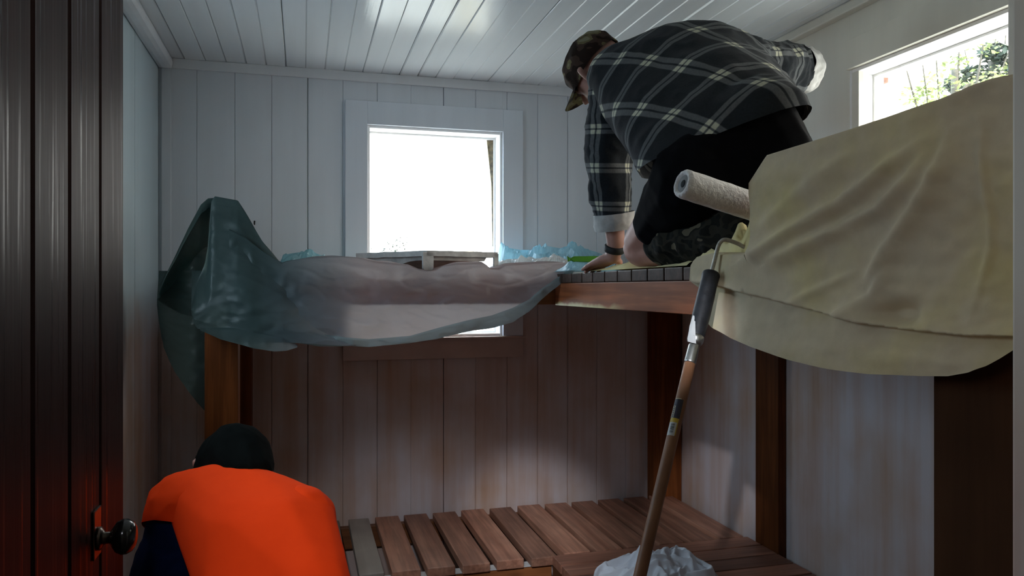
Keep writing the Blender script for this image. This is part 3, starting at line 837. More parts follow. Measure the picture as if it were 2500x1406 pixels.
# sticker on the pole: dark panel, yellow band, barcode
def patch(bm, s0, s1, a0, a1, r, n=8):
    p0, p1 = pr0+pd*s0, pr0+pd*s1; rows = []
    for p in (p0, p1):
        rows.append([p+(toc2*math.cos(a)+sd2*math.sin(a))*r for a in [a0+(a1-a0)*k/n for k in range(n+1)]])
    grid_mesh(bm, rows)
mid = pr0+pd*along(1000); toc2 = (CAM-mid); toc2 = (toc2-pd*toc2.dot(pd)).normalized(); sd2 = pd.cross(toc2)
if (sd2.x*CS-sd2.y*SN) < 0: sd2 = -sd2
R0 = .0122
bm = NB(); patch(bm, along(980), along(1026), -1.3, .4, R0+.0004); st = obj('sticker', bm, M['stickdark'], pole, True)
bm = NB(); patch(bm, along(1026), along(1036), -1.25, .35, R0+.0004); patch(bm, along(1026), along(1066), .2, .35, R0+.00035); obj('sticker_band', bm, M['stickyellow'], pole, True)
bm = NB(); patch(bm, along(1036), along(1068), -1.25, .2, R0+.0004); obj('barcode_sticker', bm, M['stickwhite'], pole, True)
bm = NB(); rr = random.Random(3)
y_ = 1039.0
while y_ < 1062:
    h_ = rr.choice((.5, .8, 1.3)); patch(bm, along(y_), along(y_+h_), -.75, -.1, R0+.0007, 4); y_ += h_+rr.choice((.6, .9, 1.2))
obj('barcode', bm, M['ink'], pole)
bm = NB()
patch(bm, along(998), along(1024), -1.2, -1.13, R0+.0007, 2); patch(bm, along(998), along(1024), -.70, -.64, R0+.0007, 2)
patch(bm, along(997), along(998), -1.2, -.64, R0+.0007, 4); patch(bm, along(1024), along(1025), -1.2, -.64, R0+.0007, 4)
for q in range(5): patch(bm, along(1001+q*4.5), along(1002.2+q*4.5), -1.05, -.8, R0+.0007, 3)
patch(bm, along(978), along(980), -1.0, .0, R0+.0007, 4)
obj('sticker_print', bm, M['goldink'], pole)

# ------------------------------------------------------------------ rag on the lower side bunk
rg = random.Random(23)
RID = [(rg.uniform(-.8, .8), rg.uniform(-.8, .8), rg.gauss(.6, .7), rg.uniform(.035, .10), rg.uniform(.30, .70), rg.uniform(-1.3, 1.3), rg.uniform(.35, 1.0)) for _ in range(46)]
def rag_h(x, y):
    r = math.hypot(x, y); h = 0
    for cx, cy, a, w, ln, cv, am in RID:
        u = (x-cx)*math.cos(a)+(y-cy)*math.sin(a); v = -(x-cx)*math.sin(a)+(y-cy)*math.cos(a)-cv*u*u
        w2 = w if v > 0 else w*.45                       # folds lean over: one steep flank
        k = am*math.exp(-(v/w2)**2-(u/ln)**4)
        h = max(h, k)+.18*min(h, k)
    return max(0, 1-r**4)**.45*(.42+.50*h+.04*noise.noise(V((x*9, y*9, 2))))
rc = V((1.195, 2.41, LZ+.002)); bm = NB(); rows = []
NR = 150
for i in range(NR+1):
    r_ = []
    for j in range(NR+1):
        x = 2*i/NR-1; y = 2*j/NR-1
        ux = x*math.sqrt(1-y*y/2); uy = y*math.sqrt(1-x*x/2)
        lump = .078+.070*math.exp(-((ux+.12)/.30)**2-((uy-.1)/.5)**2)+.035*math.exp(-((ux-.45)/.3)**2-((uy)/.5)**2)
        wob = 1+.20*noise.noise(V((ux*2.2, uy*2.2, 9)))
        r_.append(rc+V((ux*.225*wob-.02*uy, uy*.20*wob, .001+lump*rag_h(ux, uy))))
    rows.append(r_)
grid_mesh(bm, rows)
for _ in range(5): bmesh.ops.smooth_vert(bm, verts=[v for v in bm.verts if not v.is_boundary], factor=.5, use_axis_x=True, use_axis_y=True, use_axis_z=True)
tag(obj('rag', bm, M['rag'], None, True), 'crumpled white cotton rag on the lower slats behind the roller pole', 'rag')

# hook on the back wall
hk = PY(622, 541, YB-.001)
bm = NB(); tube(bm, curve_pts([hk, hk+V((0, -.02, 0)), hk+V((0, -.025, -.008)), hk+V((0, -.02, -.014))], 4), .003, 8)
tag(obj('wall_hook', bm, M['band'], None, True), 'tiny dark hook on the back wall behind the draped plastic peak', 'hook')

# ------------------------------------------------------------------ people
def capsule(a, ra, b, rb): return [(V(a), ra), (V(b), rb)]
def hand(wrist, palm_dir, up, side, sc=1.0, curl=.25):
    """palm + four unequal bent fingers + thumb; side = towards the thumb"""
    f = V(palm_dir).normalized(); u = V(up).normalized(); u = (u-f*u.dot(f)).normalized(); s = V(side); s = (s-f*s.dot(f)-u*s.dot(u)).normalized()
    W = V(wrist); P_ = []
    k0 = W+f*.085*sc
    P_.append([(W, .021*sc), (k0+s*.026*sc, .012*sc), (k0-s*.027*sc, .011*sc), (W+f*.04*sc+s*.022*sc, .014*sc), (W+f*.04*sc-s*.022*sc, .013*sc)])
    for i, (o, ln) in enumerate(((.028, .072), (.0095, .082), (-.010, .076), (-.028, .060))):
        a = k0+s*o*sc; sp = (f+s*o*3.0).normalized()
        d1 = (sp-u*curl*.4).normalized(); d2 = (sp-u*curl*1.2).normalized(); d3 = (sp-u*curl*2.0).normalized()
        b = a+d1*ln*.45*sc; c = b+d2*ln*.32*sc; e = c+d3*ln*.23*sc
        P_ += [capsule(a, .0098*sc, b, .0088*sc), capsule(b, .0088*sc, c, .008*sc), capsule(c, .008*sc, e, .007*sc)]
    t0 = W+f*.022*sc+s*.024*sc; t1 = t0+(f*.6+s*.75-u*.1)*.042*sc; t2 = t1+(f*.85+s*.35-u*.15)*.032*sc
    P_ += [capsule(t0, .0145*sc, t1, .011*sc), capsule(t1, .011*sc, t2, .009*sc)]
    return P_
def head(c, face, up, sc=1.0):
    f = V(face).normalized(); u = V(up); u = (u-f*u.dot(f)).normalized(); s = f.cross(u)
    q = lambda a, b, d: c+f*a*sc+s*b*sc+u*d*sc
    P_ = [[(q(-.02, 0, .025), .085*sc), (q(.03, 0, .03), .072*sc)],
          [(q(.03, 0, .0), .068*sc), (q(.045, 0, -.085), .035*sc), (q(.02, .035, -.06), .03*sc), (q(.02, -.035, -.06), .03*sc)],
          [(q(.095, 0, .005), .010*sc), (q(.118, 0, -.028), .012*sc), (q(.09, 0, -.032), .014*sc)],
          [(q(.088, .03, .018), .013*sc), (q(.088, -.03, .018), .013*sc)],
          [(q(.088, .018, -.062), .009*sc), (q(.088, -.018, -.062), .009*sc)]]
    for k in (-1, 1):
        P_.append([(q(-.005, k*.082, .008), .012*sc), (q(-.012, k*.092, .018), .012*sc), (q(-.004, k*.08, -.022), .009*sc)])
        P_.append([(q(.083, k*.032, -.0), .0125*sc), (q(.084, k*.033, -.0), .0125*sc)])
    return P_
def wrinkle(amp, fr, seed=0, stretch=V((1, 1, 1))):
    def f(p):
        q = V((p.x*fr*stretch.x, p.y*fr*stretch.y, p.z*fr*stretch.z+seed))
        return amp*(noise.noise(q)+.5*(1-2*abs(noise.noise(q*1.9+V((4, 4, 4))))))
    return f
# ---- kneeling man in plaid on the upper side bunk
Lh = V((.955, 1.735, 1.775)); Rh = V((1.136, 1.67, 1.815))
Lk = PT(1566, 606, 2.262); Rk = V((1.28, 2.04, BZ+.068))
Lk.z = BZ+.064
La = PT(1800, 608, 1.86); La.z = BZ+.055; Ra = V((1.26, 1.64, BZ+.055))
Ls = PT(1507, 190, 2.36); Rs = PT(1790, 165, 2.24)
mid_b = PT(1690, 140, 2.24)
Lw = PT(1503, 590, 2.44); Le = PT(1484, 400, 2.40)
Re = PT(1950, 168, 2.46)
Rw = V((1.56, 2.40, 2.06))
hc = PT(1460, 172, 2.50)
fdir = (PT(1405, 250, 2.62)-PT(1465, 165, 2.50)).normalized()
hup = V((-.45, .35, .45))
neck = PT(1525, 165, 2.42)
man = empty('person', (1.08, 1.85, BZ), 'kneeling man in dark plaid flannel shirt and black shorts on the bunk, back turned', 'person')
prims = []
prims += [[(Lh, .085), (Rh, .085), (Lh+V((.03, .04, .10)), .065), (Rh+V((-.05, .05, .09)), .06)],
          [(Lh+V((.03, .04, .09)), .065), (Rh+V((-.05, .05, .09)), .06), (Ls+(Rs-Ls)*.12+V((0, -.02, -.03)), .065), (Rs-(Rs-Ls)*.12+V((0, -.02, -.03)), .065), (mid_b, .06)]]
prims += [capsule(Lh, .09, Lk+V((0, -.02, .02)), .062), capsule(Lk, .056, Lk+V((.003, -.035, -.005)), .056), capsule(Lk, .054, Lk+(La-Lk)*.4, .052), capsule(Lk+(La-Lk)*.4, .052, La, .036)]
prims += [capsule(Rh, .088, Rk, .058), capsule(Rk, .055, Rk+(Ra-Rk)*.4, .052), capsule(Rk+(Ra-Rk)*.4, .052, Ra, .036)]
for a in (La, Ra):
    prims.append([(a, .036), (a+V((.0, -.05, -.012)), .034), (a+V((.01, -.16, -.018)), .024), (a+V((-.02, -.15, -.018)), .022)])
prims += [capsule(Ls, .062, Le, .047), capsule(Le, .046, Lw, .030)]
prims += [capsule(Rs, .062, Re, .047), capsule(Re, .046, Rw, .030)]
prims += [capsule(neck, .058, hc-fdir*.03-hup*.05, .05), capsule(neck, .06, mid_b, .06)]
hd = PT(1445, 664, 2.53)-Lw; hd = V((-.02, .115, -.04))
palmw = Lw+V((.0, .018, -.045)); palmw.z = max(palmw.z, BZ+.04)
prims += [capsule(Lw, .030, palmw, .025)]
hdir = V((-.18, .95, -.26)); 
prims += hand(palmw, hdir, (0, .2, 1), (1, .1, 0), 1.0, .12)
prims += hand(Rw, (.2, .8, .3), (.6, -.3, .5), (-1, .3, .3), 1.0, .5)
prims += head(hc, fdir, hup)
bm = blob(prims, .0058, 4)
obj('body', bm, M['skin'], man, True)
# shorts
sp = [[(Lh, .116), (Rh, .110), (Lh+V((.03, .05, .06)), .085), (Rh+V((-.02, .03, .08)), .106)],
      [(Lh+V((0, -.01, -.01)), .116), (Lh+(Lk-Lh)*.30, .098)], capsule(Lh+(Lk-Lh)*.30, .094, Lh+(Lk-Lh)*.60, .077),
      capsule(Rh, .112, Rh+(Rk-Rh)*.66, .09)]
kd = (Lk-Lh).normalized()
bm = blob(sp, .008, 4, wr=wrinkle(.004, 9, 2))
obj('shorts', bm, M['shorts'], man, True)
# camouflage lower legs with a black band below the bare knee
def leg_clothes(K, A_):
    d = (A_-K); p0 = K+d*.32; p1 = K+d*.5; p2 = K+d*1.02
    c = blob([[(p0+V((0, 0, .012)), .064), (p0+d*.1+V((0, 0, .014)), .072)], [(p0+d*.1+V((0, 0, .014)), .072), (p1+V((0, 0, .026)), .086)], [(p1+V((0, 0, .026)), .086), (p2+V((0, 0, .022)), .078)]], .007, 4,
             cuts=[(p0-d.normalized()*.028, d.normalized()), (V((0, 0, BZ+.006)), V((0, 0, 1)))], wr=wrinkle(.011, 13, 5))
    lo = obj('trouser_leg', c, M['camo'], man, True)
    b_ = blob([[(p0-d*.02+V((0, 0, .006)), .061), (p0+d*.06+V((0, 0, .008)), .062)]], .006, 3, cuts=[(p0-d.normalized()*.022, d.normalized()), (p0+d.normalized()*.022, -d.normalized()), (V((0, 0, BZ+.005)), V((0, 0, 1)))])
    obj('knee_band', b_, M['band'], man, True)
leg_clothes(Lk, La); leg_clothes(Rk, Ra)
for a in (La, Ra):
    b_ = blob([[(a+V((0, -.01, .0)), .044), (a+V((.0, -.06, -.008)), .042), (a+V((.01, -.17, -.018)), .032), (a+V((-.025, -.16, -.018)), .030), (a+V((0, -.03, .02)), .04)]], .007, 3, cuts=[(V((0, 0, BZ+.004)), V((0, 0, 1)))])
    obj('shoe', b_, M['band'], man, True)
# shirt
hemA, hemB, hemD = PT(1575, 424, 2.06), PT(1978, 286, 1.99), PT(1730, 338, 1.86)
hn = (hemB-hemA).cross(hemD-hemA).normalized()
if hn.z < 0: hn = -hn
wl = PT(1645, 372, 2.02); wr_ = PT(1868, 292, 1.99)
belly = PT(1640, 360, 2.15)
shp = [[(Ls, .098), (PT(1560, 175, 2.30), .105), (PT(1650, 148, 2.24), .112), (PT(1715, 148, 2.22), .115), (Rs, .100)],
       [(PT(1560, 175, 2.30), .105), (PT(1650, 150, 2.24), .112), (PT(1715, 150, 2.22), .115), (Rs, .100), (Ls, .092), (wl, .105), (wr_, .108), (PT(1760, 320, 1.96), .105), (PT(1760, 240, 2.05), .12)],
       [(wl, .105), (wr_, .108), (belly, .10), (Lh+V((.0, .03, .0)), .115), (Rh+V((.02, .0, .0)), .120), (PT(1780, 370, 1.93), .11), (Rh+V((-.02, .01, .10)), .122), (Rh+V((.01, .02, .07)), .110)]]
bm = blob(shp, .008, 8, cuts=[(hemA, hn)], wr=wrinkle(.0075, 7.5, 1))
shirt = obj('flannel_shirt', bm, M['plaid'], man, True)
# plaid coordinates: around the trunk and along the spine, turned to the cut of the cloth
def set_plaid(o, fn):
    a = o.data.attributes.new('plaid', 'FLOAT_VECTOR', 'POINT')
    for i, v in enumerate(o.data.vertices): a.data[i].vector = fn(v.co)
pelv = (wl+wr_)/2; shc = (Ls+Rs)/2
sp_ = (shc-pelv).normalized(); lat = (Rs-Ls); lat = (lat-sp_*lat.dot(sp_)).normalized(); dors = lat.cross(sp_)
if dors.dot(CAM-pelv) < 0: dors = -dors
PH = math.radians(-22)
def torso_uv(p):
    r = p-pelv; x = r.dot(lat); y = r.dot(sp_); z = r.dot(dors)
    u = .19*math.atan2(x, z+.12)
    return V((u*math.cos(PH)-y*math.sin(PH)+.5, u*math.sin(PH)+y*math.cos(PH)+.5, 0))
set_plaid(shirt, torso_uv)
def sleeve(S_, E_, W_, rs, upto, cuffw):
    d2 = (W_-E_).normalized(); end = E_+(W_-E_)*upto
    pr_ = [capsule(S_, rs[0], E_, rs[1]), capsule(E_, rs[1], end, rs[2])] if upto > 0 else [capsule(S_, rs[0], E_, rs[1])]
    dd = d2 if upto > 0 else (E_-S_).normalized()
    endp = end if upto > 0 else E_
    b = blob(pr_, .0075, 6, cuts=[(endp, -dd)], wr=wrinkle(.010, 11, 7, V((1, 1, 1.4))))
    so = obj('sleeve', b, M['plaid'], shirt, True)
    ax = (endp-S_).normalized(); e1 = ax.cross(V((0, 0, 1))) if abs(ax.z) < .8 else ax.cross(V((0, 1, 0))); e1.normalize(); e2 = ax.cross(e1)
    set_plaid(so, lambda p: V(((.075)*math.atan2((p-S_).dot(e1), (p-S_).dot(e2))+.5, (p-S_).dot(ax)+.5, 0)))
    c = blob([[(endp-dd*.030, rs[2]+.008), (endp+dd*cuffw, rs[2]+.004)]], .006, 4, cuts=[(endp-dd*.018, dd), (endp+dd*cuffw, -dd)], wr=wrinkle(.005, 22, 3))
    obj('cuff', c, M['cuff'], shirt, True)
sleeve(Ls+V((0, 0, -.01)), Le, Lw, (.088, .075, .060), .70, .035)
# the reaching arm: sleeve rolled above the elbow
dR = (Re-Rs).normalized()
E2 = Rs+(Re-Rs)*.93
b = blob([capsule(Rs, .090, E2, .074)], .0075, 6, cuts=[(E2, -dR)], wr=wrinkle(.014, 14, 7))
so = obj('sleeve', b, M['plaid'], shirt, True)
e1 = dR.cross(V((0, 0, 1))).normalized(); e2 = dR.cross(e1)
set_plaid(so, lambda p: V((.075*math.atan2((p-Rs).dot(e1), (p-Rs).dot(e2))+.5, (p-Rs).dot(dR)+.53, 0)))
fa = (Rw-Re).normalized()
c = blob([[(E2-dR*.01, .078), (Re+dR*.02, .074), (Re+fa*.05, .062)]], .006, 5, cuts=[(E2-dR*.006, dR)], wr=wrinkle(.009, 20, 3))
obj('cuff', c, M['cuff'], shirt, True)
# collar
cd = (hc-neck).normalized()
b = blob([[(neck-cd*.03, .084), (neck+cd*.03, .074)]], .006, 5, cuts=[(neck-cd*.06, cd), (neck+cd*.045, -cd)], wr=wrinkle(.004, 12, 3))
co = obj('collar', b, M['plaid'], shirt, True); set_plaid(co, torso_uv)
# cap
cu = (hup-fdir*hup.dot(fdir)).normalized(); csd = fdir.cross(cu)
b = blob([[(hc-fdir*.02+cu*.028, .095), (hc+fdir*.03+cu*.036, .082)]], .006, 4, cuts=[(hc+cu*.008-fdir*.0, (cu+fdir*.12).normalized())], wr=wrinkle(.003, 14, 2))
cap = obj('cap', b, M['camocap'], man, True)
bm = NB(); rows = []
for i in range(13):
    a = -1.15+2.3*i/12; r_ = []
    for k in range(6):
        rr_ = .085+.075*(k/5)*math.cos(a*.85)
        r_.append(hc+fdir*(.02+rr_*math.cos(a))+csd*(rr_*.95*math.sin(a))+cu*(.024-.014*math.sin(a)**2*1.5-.03*(k/5)))
    rows.append(r_)
grid_mesh(bm, rows)
bmesh.ops.solidify(bm, geom=bm.faces[:], thickness=.004)
obj('cap_peak', bm, M['camocap'], cap, True)
# wrist band
wb = Lw+(palmw-Lw)*.5; wbd = (palmw-Lw).normalized()
b = NB(); tube(b, [wb-wbd*.011, wb-wbd*.008, wb+wbd*.008, wb+wbd*.011], [.0315, .034, .033, .0305], 24); obj('wrist_band', b, M['band'], man, True)

# ---- man in orange kneeling on the floor
oL = PT(447, 1238, 1.90); oR = PT(733, 1268, 1.84); oS = PT(592, 1232, 1.90)
oC = PT(600, 1300, 1.80)
oPl = V((-.115, 1.66, .50)); oPr = V((.085, 1.62, .50))
oh = PT(570, 1142, 2.03)
oM = empty('person', (-.05, 1.75, 0), 'crouching man in orange tee over navy sleeves with black beanie, facing the bunk', 'person')
oLe = PT(386, 1440, 1.92); oLw = oLe+V((.10, .22, -.08)); oRe = PT(800, 1520, 1.95); oRw = oRe+V((.0, .24, -.02))
kL, kR = V((-.20, 1.98, .065)), V((.14, 1.94, .065)); aL, aR = V((-.16, 1.55, .06)), V((.13, 1.51, .06))
nk = PT(598, 1165, 1.95)
p = [[(PT(490, 1230, 1.91), .06), (oR, .06), (oS, .08), (PT(606, 1430, 1.75), .078), (PT(745, 1430, 1.70), .080)],
     [(PT(606, 1430, 1.75), .078), (PT(745, 1430, 1.70), .085), (oPl, .10), (oPr, .10)],
     capsule(oPl, .09, kL, .058), capsule(oPr, .09, kR, .058), capsule(kL, .055, aL, .038), capsule(kR, .055, aR, .038),
     [(aL, .036), (aL+V((0, -.17, -.028)), .026)], [(aR, .036), (aR+V((0, -.17, -.028)), .026)],
     [(PT(490, 1230, 1.91), .06), (oL, .06)], capsule(oL, .058, oLe, .046), capsule(oLe, .045, oLw, .030), capsule(oR, .058, oRe, .046), capsule(oRe, .045, oRw, .030),
     capsule(nk, .058, oh, .052), capsule(nk, .06, oS, .07)]
p += hand(oLw, (.2, .9, -.2), (0, .2, 1), (1, 0, 0)) + hand(oRw, (-.1, .95, .0), (0, 0, 1), (-1, 0, 0))
p += head(oh, (-.05, .93, -.35), (0, .3, .95))
obj('body', blob(p, .0065, 4), M['skin'], oM, True)
pt = [[(oPl, .112), (oPr, .112), (oPl+V((.01, .02, .12)), .10), (oPr+V((-.01, .02, .12)), .10)], capsule(oPl, .105, kL, .070), capsule(oPr, .105, kR, .070), capsule(kL, .066, aL, .052), capsule(kR, .066, aR, .052)]
obj('trousers', blob(pt, .009, 4, cuts=[(V((0, 0, .004)), V((0, 0, 1)))], wr=wrinkle(.005, 10, 2)), M['navy'], oM, True)
for a in (aL, aR):
    obj('shoe', blob([[(a+V((0, -.0, -.01)), .046), (a+V((.02, -.18, -.026)), .030), (a+V((-.02, -.18, -.026)), .030)]], .008, 3, cuts=[(V((0, 0, .002)), V((0, 0, 1)))]), M['band'], oM, True)
def folds_o(q):
    w = .0035*noise.noise(q*9)
    s = (q.x+.6*q.z)*11+1.2*noise.noise(q*4)
    return w+.0045*math.sin(s*2.2)*sstep((1.02-q.z)/.2)
oL2 = PT(498, 1224, 1.90)
ts = [[(oL2, .088), (PT(520, 1228, 1.92), .098), (oS, .104), (PT(655, 1248, 1.88), .096), (oR, .083), (PT(590, 1432, 1.74), .096), (PT(748, 1436, 1.70), .100), (oC, .105), (PT(690, 1300, 1.79), .10)],
      [(PT(590, 1432, 1.74), .096), (PT(748, 1436, 1.70), .100), (oPl+V((0, 0, .06)), .118), (oPr+V((0, 0, .06)), .118)]]
tee = obj('tee_shirt', blob(ts, .008, 8, wr=folds_o), M['orange'], oM, True)
dl = (oLe-oL).normalized(); dr = (oRe-oR).normalized()
hl = PT(402, 1303, 1.90)
obj('sleeve', blob([[(oL2, .086), (oL, .088)], [(oL, .088), (oL+dl*.06, .080)], [(oL+dl*.06, .080), (oL+dl*.17, .079)]], .007, 5, cuts=[(oL+dl*.066, (-dl+V((.0, .75, .1))).normalized())], wr=wrinkle(.005, 12, 4)), M['orange'], tee, True)
obj('sleeve', blob([[(oR, .085), (oR+dr*.15, .078)]], .008, 5, cuts=[(oR+dr*.13, -dr)], wr=wrinkle(.004, 12, 4)), M['orange'], tee, True)
obj('under_sleeve', blob([capsule(oL+dl*.03, .074, oLe, .079), capsule(oLe, .074, oLw-(oLw-oLe)*.1, .040)], .007, 5, wr=wrinkle(.005, 14, 4)), M['navy'], oM, True)
obj('under_sleeve', blob([capsule(oR, .06, oRe, .056), capsule(oRe, .055, oRw-(oRw-oRe)*.1, .040)], .008, 5, wr=wrinkle(.005, 14, 4)), M['navy'], oM, True)
obj('neckband', blob([[(nk-V((0, 0, .035)), .080), (nk+V((0, .01, -.004)), .072)]], .006, 4, cuts=[(nk+V((0, .02, .012)), V((.0, -.4, -1)).normalized())]), M['orange'], tee, True)
hb_ = blob([[(PT(577, 1110, 2.01), .086), (PT(577, 1116, 2.06), .092), (PT(560, 1142, 2.03), .094), (PT(586, 1142, 2.03), .090), (PT(530, 1146, 2.05), .055), (PT(608, 1140, 2.04), .06), (PT(596, 1150, 1.975), .064), (PT(602, 1156, 1.93), .066)]], .007, 4, wr=wrinkle(.005, 11, 8))
bn = obj('beanie', hb_, M['beanie'], oM, True)
b = blob([[(PT(520, 1150, 2.04), .045), (PT(612, 1148, 2.03), .045), (PT(512, 1128, 2.08), .04), (PT(622, 1105, 2.06), .038)]], .007, 4, wr=wrinkle(.004, 16, 8))
obj('beanie_brim', b, M['beanie'], bn, True)

# ------------------------------------------------------------------ outdoors
tag(obj('ground', bx(-14, 18, YB+.5, 22, -1.2, -1.0), plain('pale_ground', (.55, .55, .5), .9)), kind='structure')
tag(obj('ground', bx(X1+.4, 18, -8, YB+.5, -1.2, -1.0), plain('pale_ground_side', (.55, .55, .5), .9)), kind='structure')
e = empty('trim_eave', (2.15, 1.5, 2.36), kind='structure')
a = PX(2162, 186, 2.32)
obj('soffit', bx(X1+.14, 2.32, -.6, a.y, a.z+.004, a.z+.03), M['reveal'], e)
obj('fascia', bx(2.32, 2.345, -.6, a.y+.02, a.z, a.z+.12), M['reveal'], e)
obj('fascia_end', bx(2.30, 2.35, a.y+.018, a.y+.05, a.z-.02, a.z+.05), plain('rotten_red_wood', (.25, .12, .08), .8, var=.5), e)
def leaves(bm, c, r, n, size, rnd):
    for _ in range(n):
        d = V((rnd.gauss(0, 1), rnd.gauss(0, 1), rnd.gauss(0, 1))).normalized()*r*rnd.random()**.4
        p_ = c+V((d.x, d.y, d.z*.6)); a = V((rnd.gauss(0, 1), rnd.gauss(0, 1), rnd.gauss(0, .5))).normalized(); b = a.cross(V((rnd.gauss(0, 1), rnd.gauss(0, 1), rnd.gauss(0, 1)))).normalized(); s = size*rnd.uniform(.6, 1.3)
        vs = [bm.verts.new(p_+x) for x in (a*s, b*s*.45, -a*s, -b*s*.45)]
        bm.faces.new(vs)
def tree(px, py, t, base_px, crowns, label, lm, bmat, size, seed, rad=.07):
    rnd = random.Random(seed); base = PT(base_px, 900, t); base.z = -1.0
    tr_ = empty('tree', base, label, 'tree')
    topc = PT(px, py, t)
    pts = [base, base+(topc-base)*.5+V((.1, .05, 0)), topc]
    bm = NB(); tube(bm, curve_pts(pts, 6), [rad*(1-.6*k/12) for k in range(13)], 8)
    for cp, cr, n in crowns:
        c_ = PT(*cp); st_ = base+(topc-base)*rnd.uniform(.6, .95)
        tube(bm, curve_pts([st_, (st_+c_)/2+V((0, 0, .08)), c_, c_+(c_-st_)*.3+V((0, 0, -.05))], 4), [rad*.3*(1-.07*k) for k in range(13)], 6)
    obj('trunk', bm, bmat, tr_, True)
    bm = NB()
    for cp, cr, n in crowns: leaves(bm, PT(*cp), cr, n, size, rnd)
    obj('foliage', bm, lm, tr_)
lf1 = leaf_mat('pale_leaf', (.42, .50, .16)); lf2 = leaf_mat('dark_leaf', (.05, .07, .04)); bk = plain('pale_bark', (.40, .34, .24), .9, var=.4); bk2 = plain('dark_bark', (.10, .085, .06), .9, var=.4)
tree(2330, 170, 5.2, 2300, [((2230, 232, 5.0), .10, 60), ((2290, 205, 5.1), .16, 120), ((2340, 150, 5.3), .10, 50), ((2400, 110, 5.2), .14, 70), ((2265, 250, 5.0), .14, 90), ((2440, 185, 5.2), .14, 90), ((2380, 205, 5.4), .16, 70)], 'pale leafy tree with thin branches outside the side window', lf1, bk2, .022, 4, .05)
tree(2420, 150, 6.5, 2440, [((2430, 128, 6.5), .14, 160), ((2370, 190, 6.5), .15, 200), ((2450, 170, 6.5), .18, 200), ((2330, 205, 6.5), .10, 80)], 'dark dense tree farther off beyond the side window', lf2, bk2, .04, 9, .06)
tree(1128, 330, 8.0, 1118, [((1128, 250, 8.0), .3, 60)], 'pale yellowish trunk seen through the back window', lf1, plain('yellowish_bark', (.62, .54, .36), .9, var=.25), .03, 5, .13)  # pale yellowish bark for this trunk
rnd = random.Random(2); bm = NB()
for c_, n in (((965, 600, 6.0), 34), ((925, 612, 6.0), 8), ((985, 592, 6.0), 16)): leaves(bm, PT(*c_), .09, n, .012, rnd)
b0 = PT(965, 640, 6.0); tube(bm, curve_pts([V((b0.x, b0.y, -1.0)), V((b0.x+.05, b0.y, .4)), PT(965, 610, 6.0)], 4), .008, 6)
tag(obj('shrub', bm, lf2), 'sparse shrub top outside the back window at its lower corner', 'shrub')

# ------------------------------------------------------------------ light
wd_ = bpy.data.worlds.new('sky'); SC.world = wd_; wd_.use_nodes = True
nt = wd_.node_tree; bg = nt.nodes['Background']
tc = N(nt, 'ShaderNodeTexCoord'); sx = N(nt, 'ShaderNodeSeparateXYZ'); L(nt, tc.outputs['Generated'], sx.inputs[0])
f1 = N(nt, 'ShaderNodeMapRange'); f1.inputs[1].default_value = -.8; f1.inputs[2].default_value = .8; L(nt, sx.outputs['X'], f1.inputs[0])
col = ramp(nt, f1.outputs[0], [(0, (.62, .88, 1.1)), (.25, (.72, .9, 1.05)), (.45, (.79, .90, 1.0)), (.75, (1.0, .985, .93)), (1, (1.0, .97, .88))])
f2 = N(nt, 'ShaderNodeMapRange'); f2.inputs[1].default_value = -.25; f2.inputs[2].default_value = .35; f2.inputs[3].default_value = .45; f2.inputs[4].default_value = 1.0; L(nt, sx.outputs['Z'], f2.inputs[0])
cb = N(nt, 'ShaderNodeCombineColor')
for i in range(3): L(nt, f2.outputs[0], cb.inputs[i])
L(nt, mix(nt, 1.0, col, cb.outputs[0], 'MULTIPLY'), bg.inputs['Color'])
bg.inputs['Strength'].default_value = 8.8
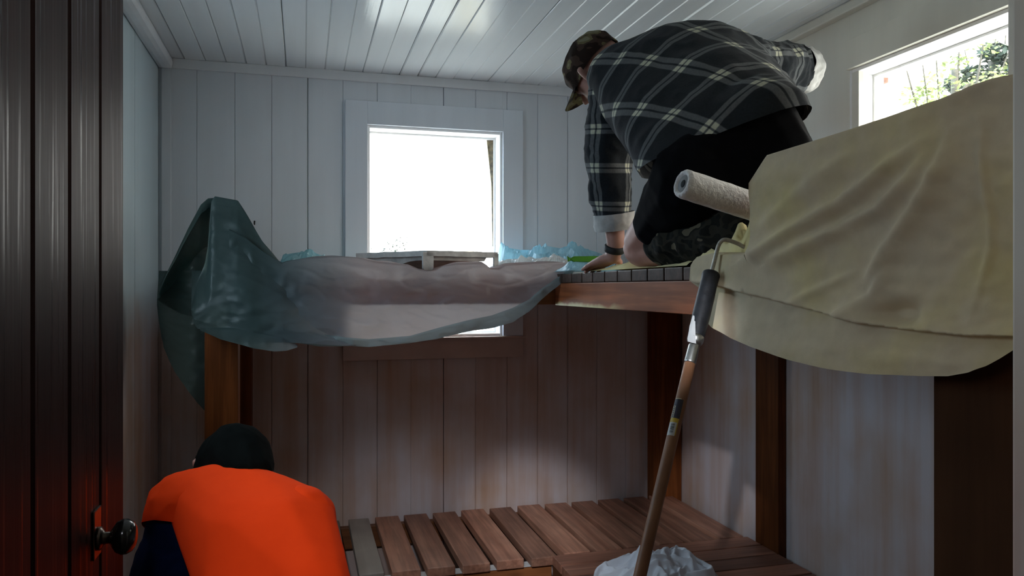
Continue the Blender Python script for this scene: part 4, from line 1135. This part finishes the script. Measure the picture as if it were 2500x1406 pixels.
def portal(name, loc, rot, sx_, sy_):
    l = bpy.data.lights.new(name, 'AREA'); l.shape = 'RECTANGLE'; l.size = sx_; l.size_y = sy_; l.cycles.is_portal = True
    o = bpy.data.objects.new(name, l); C.objects.link(o); o.location = loc; o.rotation_euler = rot
R90 = math.pi/2
portal('portal_back', ((W1[0]+W1[1])/2, YB+.135, (W1[2]+W1[3])/2), (-R90, 0, 0), W1[1]-W1[0], W1[3]-W1[2])
portal('portal_side', (X1+.135, (W2[0]+W2[1])/2, (W2[2]+W2[3])/2), (0, R90, 0), W2[3]-W2[2], W2[1]-W2[0])
portal('portal_behind_door', (X0-.135, (W3[0]+W3[1])/2, (W3[2]+W3[3])/2), (0, -R90, 0), W3[3]-W3[2], W3[1]-W3[0])
l = bpy.data.lights.new('hall_fill', 'AREA'); l.shape = 'DISK'; l.size = .5; l.energy = 3.0; l.color = (1.0, .96, .9)
o = bpy.data.objects.new('hall_fill', l); C.objects.link(o); o.location = (-1.1, .0, 1.9); o.rotation_euler = (0, -1.45, 0)  # unseen fill added to brighten the door jamb

for nm, loc, aim, pw, ang, soft in (('fill_spot', (-.20, -.1, 2.3), (1.06, 3.42, .34), 165, 12, .05), ('fill_spot', (-.26, -.12, 2.32), (1.68, 2.95, .62), 170, 9, .02), ('fill_spot', (-.22, -.1, 2.3), (.36, 2.45, .50), 85, 29, .06)):  # added spots aimed at the wall patches, slats and crouching man; no known source
    l = bpy.data.lights.new(nm, 'SPOT'); l.energy = pw; l.color = (.86, .90, 1.0); l.spot_size = math.radians(ang); l.spot_blend = .8; l.shadow_soft_size = soft
    o = bpy.data.objects.new(nm, l); C.objects.link(o); o.location = loc
    o.rotation_euler = (V(aim)-o.location).to_track_quat('-Z', 'Y').to_euler()
cam = bpy.data.cameras.new('camera'); co = bpy.data.objects.new('camera', cam); C.objects.link(co)
co.location = CAM; co.rotation_euler = (math.pi/2, 0, -TH)
cam.sensor_width = 36; cam.lens = F/2500*36; cam.clip_start = .02
SC.camera = co
SC.view_settings.view_transform = 'Standard'
SC.view_settings.look = 'None'
SC.view_settings.exposure = 0.0
